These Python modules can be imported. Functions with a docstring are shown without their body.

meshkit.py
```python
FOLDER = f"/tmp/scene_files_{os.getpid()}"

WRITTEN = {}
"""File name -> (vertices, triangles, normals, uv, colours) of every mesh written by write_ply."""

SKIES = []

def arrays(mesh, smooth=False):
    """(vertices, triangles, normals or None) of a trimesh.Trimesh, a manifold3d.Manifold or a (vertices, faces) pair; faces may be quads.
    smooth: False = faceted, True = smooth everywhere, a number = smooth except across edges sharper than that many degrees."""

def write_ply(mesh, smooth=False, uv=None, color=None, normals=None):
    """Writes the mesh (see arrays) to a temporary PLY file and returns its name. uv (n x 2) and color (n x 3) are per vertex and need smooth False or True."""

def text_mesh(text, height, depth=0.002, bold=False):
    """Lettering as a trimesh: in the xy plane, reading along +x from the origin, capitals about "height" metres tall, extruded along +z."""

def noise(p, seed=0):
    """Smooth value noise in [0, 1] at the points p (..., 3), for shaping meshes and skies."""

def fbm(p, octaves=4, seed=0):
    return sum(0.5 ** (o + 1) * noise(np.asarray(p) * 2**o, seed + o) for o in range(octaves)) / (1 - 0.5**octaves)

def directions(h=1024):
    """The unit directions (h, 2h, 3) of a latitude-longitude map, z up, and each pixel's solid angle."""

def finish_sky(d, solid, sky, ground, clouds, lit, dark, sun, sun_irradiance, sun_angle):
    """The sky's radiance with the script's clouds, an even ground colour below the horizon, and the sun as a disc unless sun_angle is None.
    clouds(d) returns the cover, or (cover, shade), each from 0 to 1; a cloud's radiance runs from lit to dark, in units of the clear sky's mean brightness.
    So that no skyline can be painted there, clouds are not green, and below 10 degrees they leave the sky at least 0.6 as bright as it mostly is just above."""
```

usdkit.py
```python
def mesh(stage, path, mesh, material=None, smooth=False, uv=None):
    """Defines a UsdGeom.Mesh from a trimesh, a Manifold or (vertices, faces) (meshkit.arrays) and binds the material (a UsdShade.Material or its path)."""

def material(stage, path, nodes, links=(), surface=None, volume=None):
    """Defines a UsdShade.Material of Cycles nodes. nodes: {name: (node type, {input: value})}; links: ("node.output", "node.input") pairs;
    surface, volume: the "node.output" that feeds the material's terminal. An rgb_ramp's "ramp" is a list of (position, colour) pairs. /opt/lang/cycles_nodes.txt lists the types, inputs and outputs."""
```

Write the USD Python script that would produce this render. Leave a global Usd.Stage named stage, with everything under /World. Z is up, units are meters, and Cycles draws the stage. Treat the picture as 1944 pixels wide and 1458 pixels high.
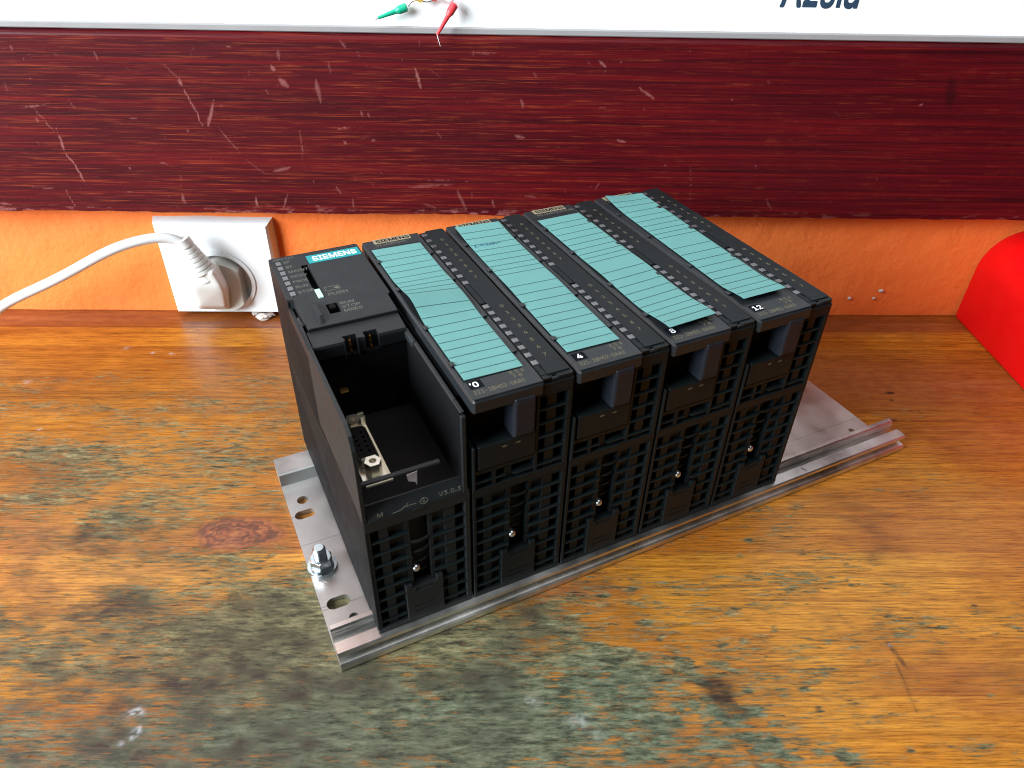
import math, random
import numpy as np
import trimesh, manifold3d
from shapely.geometry import Polygon, Point, box as sbox
from pxr import Usd, UsdGeom, UsdLux, UsdShade, Sdf, Gf, Vt
import usdkit, meshkit

stage = Usd.Stage.CreateInMemory()
UsdGeom.SetStageUpAxis(stage, "Z")
UsdGeom.Xform.Define(stage, "/World")
UsdGeom.Scope.Define(stage, "/World/Looks")
rng = np.random.default_rng(7)
MM = 0.001

# ------------------------------------------------------------------ camera (lengths in millimetres, table top at z = 0)
FPX, PW, PH = 1402.33, 1944.0, 1458.0
CAM = np.array([0.0, 0.0, 261.685])
YAW, PITCH, ROLL = -0.0315259, 0.6473309, 0.0231244


def cam_axes():
    cy, sy, cp, sp, cr, sr = (f(a) for a in (YAW, PITCH, ROLL) for f in (math.cos, math.sin))
    right = np.array([cy, sy, 0]); fwd = np.array([-sy * cp, cy * cp, -sp]); up = np.cross(right, fwd)
    return cr * right + sr * up, -sr * right + cr * up, fwd


RGT, UPV, FWD = cam_axes()
camera = UsdGeom.Camera.Define(stage, "/World/camera")
m4 = Gf.Matrix4d(*[float(x) for row in ((*RGT, 0), (*UPV, 0), (*-FWD, 0), (*(CAM * MM), 1)) for x in row])
camera.AddTransformOp().Set(m4)
camera.CreateHorizontalApertureAttr(36.0)
camera.CreateFocalLengthAttr(36.0 * FPX / PW)
camera.CreateClippingRangeAttr(Gf.Vec2f(0.01, 100.0))
camera.CreateFStopAttr(22.0)
camera.CreateFocusDistanceAttr(0.36)
camera.CreateExposureAttr(0.0)


def ray(px, py):
    return RGT * ((px - PW / 2) / FPX) - UPV * ((py - PH / 2) / FPX) + FWD


def on_table(px, py, z=0.0):
    d = ray(px, py)
    return (CAM + d * ((z - CAM[2]) / d[2]))


def on_wall(px, py, y):
    d = ray(px, py)
    return CAM + d * (y / d[1])


# ------------------------------------------------------------------ light: a window at the left, a weak ceiling lamp, a dim room
def rect_light(name, pos, target, w, h, intensity, color):
    l = UsdLux.RectLight.Define(stage, f"/World/{name}")
    pos, target = np.array(pos, float), np.array(target, float)
    z = pos - target; z /= np.linalg.norm(z)
    x = np.cross([0, 0, 1.0], z); x /= np.linalg.norm(x)
    y = np.cross(z, x)
    l.AddTransformOp().Set(Gf.Matrix4d(*[float(v) for r in ((*x, 0), (*y, 0), (*z, 0), (*(pos * MM), 1)) for v in r]))
    l.CreateWidthAttr(w * MM); l.CreateHeightAttr(h * MM)
    l.CreateIntensityAttr(intensity); l.CreateColorAttr(Gf.Vec3f(*color))
    return l


rect_light("window_light", (-1250, -480, 700), (60, 280, 60), 900, 950, 30.0, (0.84, 0.94, 1.0))
rect_light("ceiling_light", (60, 90, 1700), (0, 250, 0), 1100, 700, 6.0, (0.95, 0.98, 1.0))

usdkit.material(stage, "/World/Looks/room", {"b": ("background_shader", {"color": (1.0, 0.95, 0.9), "strength": 0.028})}, [], surface="b.background")
dome = UsdLux.DomeLight.Define(stage, "/World/room_air")
UsdShade.MaterialBindingAPI.Apply(dome.GetPrim()).Bind(UsdShade.Material.Get(stage, "/World/Looks/room"))

# ------------------------------------------------------------------ materials
L = "/World/Looks/"


def plastic(name, col, rough=0.5, bump=0.15, scale=1800, spec=0.5, var=0.25):
    dark = tuple(c * (1 - var) for c in col)
    return usdkit.material(stage, L + name, {
        "t": ("texture_coordinate", {}),
        "n": ("noise_texture", {"scale": scale, "detail": 2.0}),
        "n2": ("noise_texture", {"scale": 70.0, "detail": 4.0, "roughness": 0.65}),
        "mx": ("mix_color", {"a": dark, "b": tuple(min(1, c * (1 + var * .6)) for c in col)}),
        "mr": ("map_range", {"from_min": 0.3, "from_max": 0.7, "to_min": rough - 0.08, "to_max": rough + 0.1}),
        "bp": ("bump", {"strength": bump, "distance": 0.0002}),
        "p": ("principled_bsdf", {"specular_ior_level": spec}),
    }, [("t.object", "n.vector"), ("t.object", "n2.vector"), ("n2.fac", "mx.fac"), ("mx.result", "p.base_color"), ("n2.fac", "mr.value"), ("mr.result", "p.roughness"),
        ("n.fac", "bp.height"), ("bp.normal", "p.normal")], surface="p.BSDF")


def metal(name, col, rough=0.3, stretch=(6, 900, 900), bump=0.12):
    return usdkit.material(stage, L + name, {
        "t": ("texture_coordinate", {}),
        "mp": ("mapping", {"scale": stretch}),
        "n": ("noise_texture", {"scale": 1.0, "detail": 3.0}),
        "n2": ("noise_texture", {"scale": 45.0, "detail": 4.0}),
        "cr": ("rgb_ramp", {"ramp": [(0.3, tuple(c * .72 for c in col)), (0.7, col)]}),
        "mr": ("map_range", {"from_min": 0.3, "from_max": 0.7, "to_min": rough - 0.07, "to_max": rough + 0.12}),
        "bp": ("bump", {"strength": bump, "distance": 0.0003}),
        "p": ("principled_bsdf", {"metallic": 1.0}),
    }, [("t.object", "mp.vector"), ("mp.vector", "n.vector"), ("t.object", "n2.vector"), ("n2.fac", "cr.fac"), ("cr.color", "p.base_color"),
        ("n2.fac", "mr.value"), ("mr.result", "p.roughness"), ("n.fac", "bp.height"), ("bp.normal", "p.normal")], surface="p.BSDF")


M_BLACK = plastic("anthracite_plastic", (0.0058, 0.0088, 0.0098), 0.48, 0.25, spec=0.20)
M_SLAT_LIT = plastic("lit_slat_plastic", (0.0075, 0.0118, 0.0128), 0.34, 0.1, spec=0.4)  # housing plastic made lighter to paint in the highlight on the slats
M_BLACK2 = plastic("anthracite_plastic_smooth", (0.0125, 0.0150, 0.0170), 0.40, 0.12, spec=0.36)
M_CPU = plastic("grey_black_plastic", (0.0120, 0.0142, 0.0155), 0.52, 0.3, spec=0.30, var=0.08)
M_LEVER = plastic("blue_black_plastic", (0.0095, 0.0120, 0.0190), 0.5, 0.9, 900, spec=.35)
M_DARK = plastic("shaded_black_plastic", (0.004, 0.004, 0.0045), 0.75, 0.1, spec=.12)  # near-black: bay and recess shade is in the colour; also switch, socket block
M_LED = plastic("led_lens", (0.115, 0.110, 0.116), 0.3, 0.05, var=0.3)
M_LEDOFF = plastic("led_lens_dim", (0.07, 0.06, 0.065), 0.3, 0.05, var=0.3)
M_PAPER = plastic("teal_paper", (0.116, 0.280, 0.268), 0.85, 0.1, 700, 0.15, 0.10)
M_INK = plastic("black_ink", (0.003, 0.004, 0.007), 0.8, 0.0, spec=0.08)
M_PEN = plastic("blue_pen_ink", (0.02, 0.11, 0.17), 0.7, 0.0)
M_PRINT = plastic("grey_print", (0.115, 0.112, 0.09), 0.6, 0.0)
M_PRINTL = plastic("light_print", (0.17, 0.18, 0.13), 0.6, 0.0)
M_PRINTY = plastic("yellow_grey_print", (0.12, 0.108, 0.058), 0.6, 0.0)
M_WHITEPRINT = plastic("white_print", (0.8, 0.82, 0.82), 0.6, 0.0, var=0.05)
M_TEAL = plastic("teal_badge", (0.0, 0.25, 0.27), 0.4, 0.0, var=0.05)
M_BEIGE = plastic("beige_badge", (0.24, 0.20, 0.13), 0.45, 0.0)
M_PALEGREEN = plastic("pale_green_plastic", (0.42, 0.66, 0.56), 0.4, 0.0, var=0.05)
M_ALU = metal("brushed_aluminium", (0.60, 0.60, 0.585), 0.42)
M_ALUP = metal("polished_aluminium", (0.84, 0.83, 0.80), 0.32, (6, 900, 900), 0.08)
M_ZINC = metal("zinc_steel", (0.66, 0.70, 0.72), 0.2, (300, 300, 300), 0.03)
M_STEEL = metal("bright_steel", (0.9, 0.9, 0.9), 0.30, (300, 300, 300), 0.03)
M_BRASS = metal("gold_contact", (0.75, 0.42, 0.12), 0.3, (300, 300, 300), 0.03)
M_NICKEL = metal("nickel_shell", (0.90, 0.86, 0.74), 0.30, (300, 300, 300), 0.03)
M_CREAM = plastic("cream_plastic", (0.78, 0.72, 0.54), 0.5, 0.0, var=0.08)
M_WHITE = plastic("white_socket_plastic", (0.84, 0.86, 0.87), 0.32, 0.03, 500, var=0.05)
M_PLUG = plastic("aged_white_plastic", (0.66, 0.65, 0.62), 0.45, 0.1, 400, var=0.12)
M_CABLE = plastic("white_cable", (0.68, 0.68, 0.68), 0.42, 0.08, 300, var=0.12)
M_PLUGBASE = plastic("socket_inner_plastic", (0.50, 0.48, 0.44), 0.5, 0.05, var=0.1)  # greyer than the grip, for the plug base
M_RED = plastic("red_plastic", (0.66, 0.002, 0.003), 0.42, 0.03, 300, 0.3, 0.04)
M_PINRED = plastic("pin_red_plastic", (0.82, 0.05, 0.06), 0.4, 0.0, var=0.05)
M_PINGREEN = plastic("pin_green_plastic", (0.0, 0.36, 0.20), 0.4, 0.0, var=0.05)
M_PINYELLOW = plastic("pin_yellow_plastic", (0.80, 0.62, 0.12), 0.4, 0.0, var=0.05)
M_MAP = plastic("map_paper", (0.90, 0.91, 0.91), 0.5, 0.02, 300, var=0.02)
M_STRIP = plastic("grey_frame", (0.30, 0.28, 0.28), 0.45, 0.05, var=0.06)
M_MAPINK = plastic("map_ink", (0.02, 0.05, 0.09), 0.5, 0.0)
M_CRUMB = plastic("plaster_crumb", (0.5, 0.42, 0.38), 0.9, 0.5, 600, var=0.4)


# ------------------------------------------------------------------ geometry helpers (millimetres)
def bx(a0, a1, b0, b1, c0, c1, ch=0.0):
    """A box, its edges chamfered by ch."""
    if ch <= 0:
        m = trimesh.creation.box([a1 - a0, b1 - b0, c1 - c0])
        m.apply_translation([(a0 + a1) / 2, (b0 + b1) / 2, (c0 + c1) / 2])
        return m
    pts = []
    for a, sa in ((a0, 1), (a1, -1)):
        for b, sb in ((b0, 1), (b1, -1)):
            for c, sc in ((c0, 1), (c1, -1)):
                pts += [(a, b + sb * ch, c + sc * ch), (a + sa * ch, b, c + sc * ch), (a + sa * ch, b + sb * ch, c)]
    return trimesh.Trimesh(*hull(pts), process=False)


def hull(pts):
    h = trimesh.convex.convex_hull(np.array(pts, float))
    return h.vertices, h.faces


def hullm(pts):
    return trimesh.Trimesh(*hull(pts), process=False)


def cyl(p0, p1, r0, r1=None, n=24):
    """A (tapered) cylinder from p0 to p1."""
    r1 = r0 if r1 is None else r1
    p0, p1 = np.array(p0, float), np.array(p1, float)
    t = (p1 - p0) / np.linalg.norm(p1 - p0)
    a = np.cross(t, [0, 0, 1.0] if abs(t[2]) < 0.9 else [1.0, 0, 0]); a /= np.linalg.norm(a)
    b = np.cross(t, a)
    ang = np.arange(n) * 2 * np.pi / n
    ring = np.cos(ang)[:, None] * a + np.sin(ang)[:, None] * b
    v = np.vstack([p0 + ring * r0, p1 + ring * r1, [p0], [p1]])
    i = np.arange(n); j = (i + 1) % n
    f = np.vstack([np.c_[i, j, i + n], np.c_[j, j + n, i + n], np.c_[j, i, np.full(n, 2 * n)], np.c_[i + n, j + n, np.full(n, 2 * n + 1)]])
    return trimesh.Trimesh(v, f, process=False)


def tube(path, radii, n=16):
    """A tube along a smooth path."""
    p = np.asarray(path, float)
    radii = np.broadcast_to(radii, (len(p),))
    t = np.gradient(p, axis=0); t /= np.linalg.norm(t, axis=1, keepdims=True)
    ref = np.array([0, 0, 1.0]) if abs(t[0, 2]) < .9 else np.array([1.0, 0, 0])
    a = np.cross(t[0], ref); rings = []
    for k in range(len(p)):
        a = a - t[k] * (a @ t[k]); a /= np.linalg.norm(a)
        b = np.cross(t[k], a)
        ang = np.arange(n) * 2 * np.pi / n
        rings.append(p[k] + radii[k] * (np.cos(ang)[:, None] * a + np.sin(ang)[:, None] * b))
    v = np.vstack(rings + [p[:1], p[-1:]])
    i, j = np.meshgrid(np.arange(len(p) - 1), np.arange(n), indexing="ij")
    q = np.stack([i * n + j, i * n + (j + 1) % n, (i + 1) * n + (j + 1) % n, (i + 1) * n + j], -1).reshape(-1, 4)
    m = len(p) * n
    jj = np.arange(n); j2 = (jj + 1) % n
    f = np.vstack([q[:, [0, 1, 2]], q[:, [0, 2, 3]], np.c_[j2, jj, np.full(n, m)], np.c_[(len(p) - 1) * n + jj, (len(p) - 1) * n + j2, np.full(n, m + 1)]])
    return trimesh.Trimesh(v, f, process=False)


def spline(pts, n=60):
    from scipy.interpolate import CubicSpline
    p = np.asarray(pts, float)
    s = np.r_[0, np.cumsum(np.linalg.norm(np.diff(p, axis=0), axis=1))]
    return CubicSpline(s, p)(np.linspace(0, s[-1], n))


def prism(poly, c0, c1):
    """A shapely polygon (a, b) extruded from c0 to c1 along the third axis."""
    if not isinstance(poly, Polygon):
        poly = Polygon(poly)
    m = trimesh.creation.extrude_polygon(poly, c1 - c0, engine="earcut")
    m.apply_translation([0, 0, c0])
    return m


def remap(m, fn):
    """Moves the vertices (x, y, z) to fn(x, y, z); keeps faces outward."""
    v = np.array(m.vertices)
    v2 = np.stack(fn(v[:, 0], v[:, 1], v[:, 2]), 1)
    r = trimesh.Trimesh(v2, m.faces, process=False)
    if r.is_watertight and r.volume < 0:
        r.invert()
    return r


def onfront(m):  # (x, y, z) drawn flat -> u = x, w = y, v = -z (a face that looks towards -v)
    return remap(m, lambda x, y, z: (x, -z, y))


def txt(s, height, pos, face="top", depth=0.06, bold=False, squeeze=1.0, angle=0.0):
    """Lettering in millimetres; pos = lower left corner on the top face (u, v, w) or front face (u, v, w)."""
    m = meshkit.text_mesh(s, height * MM, depth * MM, bold)
    v = np.array(m.vertices) / MM
    v[:, 0] *= squeeze
    if angle:
        c, sn = math.cos(angle), math.sin(angle)
        v[:, :2] = v[:, :2] @ np.array([[c, sn], [-sn, c]])
    m = trimesh.Trimesh(v, m.faces, process=False)
    if face == "front":
        m = remap(m, lambda x, y, z: (x, -z, y))
        m.apply_translation(pos)
    else:
        m.apply_translation(pos)
    return m


def fit(m, width):
    """Scales lettering along its reading direction to the given width."""
    v = np.array(m.vertices); a = v[:, 0].min()
    v[:, 0] = a + (v[:, 0] - a) * width / (v[:, 0].max() - a)
    return trimesh.Trimesh(v, m.faces, process=False)


def sub(a, *bs):
    """Boolean difference of closed meshes."""
    def man(x):
        return manifold3d.Manifold(manifold3d.Mesh(np.asarray(x.vertices, np.float32), np.asarray(x.faces, np.uint32)))
    r = man(a)
    for b in bs:
        r = r - man(b)
    mm = r.to_mesh()
    return trimesh.Trimesh(np.array(mm.vert_properties)[:, :3], np.array(mm.tri_verts), process=False)


def cat(*ms):
    out = []
    for m in ms:
        out += list(m) if isinstance(m, (list, tuple)) else [m]
    return trimesh.util.concatenate(out)


NAMES = {}


def path_for(parent, name):
    k = NAMES.get((parent, name), 0)
    NAMES[(parent, name)] = k + 1
    return f"{parent}/{name}" + (f"_{k:03d}" if k else "")


def tag(prim, label=None, category=None, group=None, kind=None):
    p = prim.GetPrim() if hasattr(prim, "GetPrim") else prim
    for k, v in (("label", label), ("category", category), ("group", group), ("kind", kind)):
        if v:
            p.SetCustomDataByKey(k, v)
    return p


OFF = {}


def part(parent, name, meshes, mat, smooth=False, label=None, stuff=False):
    """One mesh (millimetres, in the thing's frame) under parent; returns its path."""
    m = cat(meshes) if isinstance(meshes, (list, tuple)) else meshes
    root = "/".join(parent.split("/")[:3])
    off = OFF.get(root, np.zeros(3))
    m = trimesh.Trimesh((np.array(m.vertices) - off) * MM, np.array(m.faces), process=False)
    p = path_for(parent, name)
    u = usdkit.mesh(stage, p, m, mat, smooth=smooth)
    tag(u, label, kind="stuff" if stuff else None)
    return p


def thing(name, label, cat_, loc=(0, 0, 0), rot=0.0, off=(0, 0, 0), group=None, kind=None):
    """An Xform at the thing's base (loc, millimetres); its parts are given in a frame whose point off lies at loc."""
    p = path_for("/World", name)
    x = UsdGeom.Xform.Define(stage, p)
    x.AddTranslateOp().Set(Gf.Vec3d(*[float(c) * MM for c in loc]))
    if rot:
        x.AddRotateZOp().Set(math.degrees(rot))
    OFF[p] = np.array(off, float)
    tag(x, label, cat_, group, kind)
    return p


def grid_mesh(xs, ys, zfun=None):
    X, Y = np.meshgrid(xs, ys, indexing="xy")
    v = np.stack([X, Y, np.zeros_like(X) if zfun is None else zfun(X, Y)], -1).reshape(-1, 3)
    nx, ny = len(xs), len(ys)
    i, j = np.meshgrid(np.arange(nx - 1), np.arange(ny - 1), indexing="xy")
    a = (j * nx + i).ravel()
    f = np.vstack([np.c_[a, a + 1, a + nx + 1], np.c_[a, a + nx + 1, a + nx]])
    return v, f


def attr(path, name, values):
    UsdGeom.PrimvarsAPI(stage.GetPrimAtPath(path)).CreatePrimvar(name, Sdf.ValueTypeNames.Color3fArray, "vertex").Set(Vt.Vec3fArray.FromNumpy(np.asarray(values, np.float32)))


def sstep(a, b, x):
    t = np.clip((x - a) / (b - a), 0, 1)
    return t * t * (3 - 2 * t)


# ------------------------------------------------------------------ the wall behind
WY = 426.1
wallmat = usdkit.material(stage, L + "orange_plaster", {
    "g": ("geometry", {}),
    "n": ("noise_texture", {"scale": 55.0, "detail": 6.0, "roughness": 0.6}),
    "n2": ("noise_texture", {"scale": 9.0, "detail": 3.0}),
    "n3": ("noise_texture", {"scale": 190.0, "detail": 4.0, "roughness": 0.7}),
    "spot": ("rgb_ramp", {"ramp": [(0.0, (0, 0, 0)), (0.67, (0, 0, 0)), (0.75, (.8, .8, .8))]}),
    "c": ("rgb_ramp", {"ramp": [(0.3, (0.87, 0.172, 0.030)), (0.7, (0.93, 0.228, 0.048))]}),
    "mx": ("mix_color", {"b": (0.42, 0.09, 0.02)}),
    "ad": ("math", {"math_type": "multiply_add", "value2": 0.3}),
    "bp": ("bump", {"strength": 0.55, "distance": 0.0025}),
    "p": ("principled_bsdf", {"roughness": 0.75, "specular_ior_level": 0.3}),
}, [("g.position", "n.vector"), ("g.position", "n2.vector"), ("g.position", "n3.vector"), ("n2.fac", "c.fac"), ("n3.fac", "spot.fac"),
    ("spot.color", "mx.fac"), ("c.color", "mx.a"), ("mx.result", "p.base_color"), ("n3.fac", "ad.value1"), ("n.fac", "ad.value3"), ("ad.value", "bp.height"), ("bp.normal", "p.normal")], surface="p.BSDF")
v, f = grid_mesh(np.linspace(-900, 900, 361), np.linspace(-60, 700, 153))
zz = (meshkit.fbm(np.stack([v[:, 0] / 60, v[:, 1] / 45, np.zeros(len(v))], 1), 4, 3) - 0.5) * 3.0
wv = np.stack([v[:, 0], WY - zz * (np.abs(v[:, 1]) > -1), v[:, 1]], 1)
n0 = len(wv)
back = wv.copy(); back[:, 1] = WY + 90
wall = trimesh.Trimesh(np.vstack([wv]), f, process=False)
wp = part("/World", "wall", [wall, bx(-900, 900, WY + 6, WY + 100, -60, 700)], wallmat, smooth=True)
tag(stage.GetPrimAtPath(wp), kind="structure")

# chips in the plaster just above the table, right of the equipment
for (px, py, r) in ((1613, 566, 1.1), (1673, 552, 1.4), (1659, 566, 0.9)):
    q = on_wall(px, py, WY - 1.2)
    blob = trimesh.creation.icosphere(2, 1.0)
    blob.vertices *= np.array([r * 1.2, 0.8, r * 0.8]) * (0.8 + 0.5 * meshkit.noise(blob.vertices * 2.3 + px)[:, None])
    blob.apply_translation(q)
    part(wp, "plaster_chip", blob, plastic(f"chip_{px}", (0.55, 0.50, 0.45), 0.9, 0.3, 600), smooth=True)

# ------------------------------------------------------------------ the workbench: glued boards with worn varnish
bench = thing("workbench", "worn orange varnished wooden workbench top with grey bare patches in front of the wall", "workbench")


def board_material(name, c_lo, c_mid, c_hi, seed, red=0.0):
    return usdkit.material(stage, L + name, {
        "g": ("geometry", {}),
        "off": ("mapping", {"location": (seed * 1.7, seed * 3.1, seed * 0.9)}),
        # wavy grain along x
        "warpn": ("noise_texture", {"scale": 7.0, "detail": 2.0}),
        "warp": ("mapping", {"scale": (5.0, 330.0, 330.0)}),
        "gr": ("noise_texture", {"scale": 1.0, "detail": 5.0, "roughness": 0.62, "distortion": 0.7}),
        "warp2": ("mapping", {"scale": (60.0, 1250.0, 1250.0)}),
        "gf": ("noise_texture", {"scale": 1.0, "detail": 6.0, "roughness": 0.78}),
        "cr": ("rgb_ramp", {"ramp": [(0.28, c_lo), (0.48, c_mid), (0.72, c_hi)]}),
        "fine": ("rgb_ramp", {"ramp": [(0.36, (0.20, 0.15, 0.11)), (0.55, (1, 1, 1))]}),
        "cm": ("mix_color", {"blend_type": "multiply", "fac": 0.9}),
        # large tone
        "big": ("noise_texture", {"scale": 14.0, "detail": 3.0}),
        "bigr": ("rgb_ramp", {"ramp": [(0.36, (0.70, 0.52, 0.42)), (0.6, (1.0, 1.0, 1.0))]}),
        "cm2": ("mix_color", {"blend_type": "multiply", "fac": 0.8, "use_clamp_result": False}),
        "at2": ("attribute", {"attribute": "tint"}), "sep2": ("separate_color", {}),
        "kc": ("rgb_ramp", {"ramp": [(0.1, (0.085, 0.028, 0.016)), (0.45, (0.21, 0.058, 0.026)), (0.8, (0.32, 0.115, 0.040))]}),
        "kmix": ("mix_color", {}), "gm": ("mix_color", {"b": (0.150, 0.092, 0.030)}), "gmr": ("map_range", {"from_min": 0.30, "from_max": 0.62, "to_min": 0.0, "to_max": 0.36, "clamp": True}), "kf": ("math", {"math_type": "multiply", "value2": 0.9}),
        "wht": ("mix_color", {"b": (0.40, 0.42, 0.43)}),
        # wear
        "at": ("attribute", {"attribute": "wear"}),
        "sep": ("separate_color", {}),
        "wp": ("mapping", {"scale": (105.0, 760.0, 760.0)}),
        "wn": ("noise_texture", {"scale": 1.0, "detail": 8.0, "roughness": 0.74, "distortion": 0.25}),
        "wp2": ("mapping", {"scale": (17.0, 70.0, 70.0)}),
        "wn2": ("noise_texture", {"scale": 1.0, "detail": 3.0, "roughness": 0.6, "distortion": 0.6}),
        "wsum": ("math", {"math_type": "multiply_add", "value2": 1.55}),
        "wsc": ("math", {"math_type": "multiply_add", "value2": 0.75, "value3": -0.65}),
        "wadd": ("math", {"math_type": "add"}),
        "wmask": ("map_range", {"range_type": "smoothstep", "from_min": 0.93, "from_max": 1.15, "to_min": 0.0, "to_max": 1.0, "clamp": True}),
        "bare": ("rgb_ramp", {"ramp": [(0.36, (0.010, 0.007, 0.003)), (0.43, (0.040, 0.032, 0.012)), (0.50, (0.105, 0.090, 0.036)), (0.57, (0.200, 0.168, 0.074)), (0.66, (0.36, 0.29, 0.145))]}),
        "bareg": ("rgb_ramp", {"ramp": [(0.36, (0.007, 0.011, 0.005)), (0.43, (0.028, 0.037, 0.018)), (0.51, (0.080, 0.098, 0.055)), (0.60, (0.155, 0.178, 0.110)), (0.70, (0.26, 0.28, 0.19))]}),
        "bn": ("noise_texture", {"scale": 1.0, "detail": 8.0, "roughness": 0.78}),
        "wp3": ("mapping", {"scale": (95.0, 430.0, 430.0)}),
        "bmix": ("mix_color", {}),
        "wmix": ("mix_color", {}),
        # stains
        "smix": ("mix_color", {"b": (0.022, 0.012, 0.006)}),
        "sn": ("math", {"math_type": "multiply"}),
        "snr": ("map_range", {"from_min": 0.32, "from_max": 0.62, "to_min": 0.25, "to_max": 1.35}),
        "rr": ("map_range", {"to_min": 0.27, "to_max": 0.62}),
        "hsum": ("math", {"math_type": "multiply_add", "value2": -0.5}),
        "hg": ("math", {"math_type": "multiply", "value2": 0.5}),
        "bp": ("bump", {"strength": 0.35, "distance": 0.0005}),
        "p": ("principled_bsdf", {"specular_ior_level": 0.45}),
    }, [("g.position", "off.vector"), ("off.vector", "warp.vector"), ("off.vector", "warp2.vector"), ("warp.vector", "gr.vector"), ("warp2.vector", "gf.vector"),
        ("gr.fac", "cr.fac"), ("gf.fac", "fine.fac"), ("cr.color", "cm.a"), ("fine.color", "cm.b"), ("off.vector", "big.vector"), ("big.fac", "bigr.fac"),
        ("cm.result", "cm2.a"), ("bigr.color", "cm2.b"),
        ("at.color", "sep.color"), ("g.position", "wp.vector"), ("wp.vector", "wn.vector"), ("g.position", "wp2.vector"), ("wp2.vector", "wn2.vector"),
        ("wn2.fac", "wsc.value1"), ("wn.fac", "wsum.value1"), ("wsc.value", "wsum.value3"), ("wsum.value", "wadd.value1"), ("sep.r", "wadd.value2"), ("wadd.value", "wmask.value"),
        ("g.position", "wp3.vector"), ("wp3.vector", "bn.vector"), ("bn.fac", "bare.fac"), ("bn.fac", "bareg.fac"), ("sep.g", "bmix.fac"), ("bare.color", "bmix.a"), ("bareg.color", "bmix.b"),
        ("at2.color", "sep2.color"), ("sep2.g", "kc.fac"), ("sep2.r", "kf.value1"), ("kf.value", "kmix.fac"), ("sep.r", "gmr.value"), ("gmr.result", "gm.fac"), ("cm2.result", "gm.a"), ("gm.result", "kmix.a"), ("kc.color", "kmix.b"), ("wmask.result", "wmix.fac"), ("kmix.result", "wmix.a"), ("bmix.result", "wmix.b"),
        ("bn.fac", "snr.value"), ("snr.result", "sn.value1"), ("sep.b", "sn.value2"), ("sn.value", "smix.fac"), ("wmix.result", "smix.a"), ("smix.result", "wht.a"), ("sep2.b", "wht.fac"), ("wht.result", "p.base_color"),
        ("wmask.result", "rr.value"), ("rr.result", "p.roughness"), ("gf.fac", "hg.value1"), ("wmask.result", "hsum.value1"), ("hg.value", "hsum.value3"), ("hsum.value", "bp.height"),
        ("bp.normal", "p.normal")], surface="p.BSDF")


def tb(px, py):
    return on_table(px, py)[:2]


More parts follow.
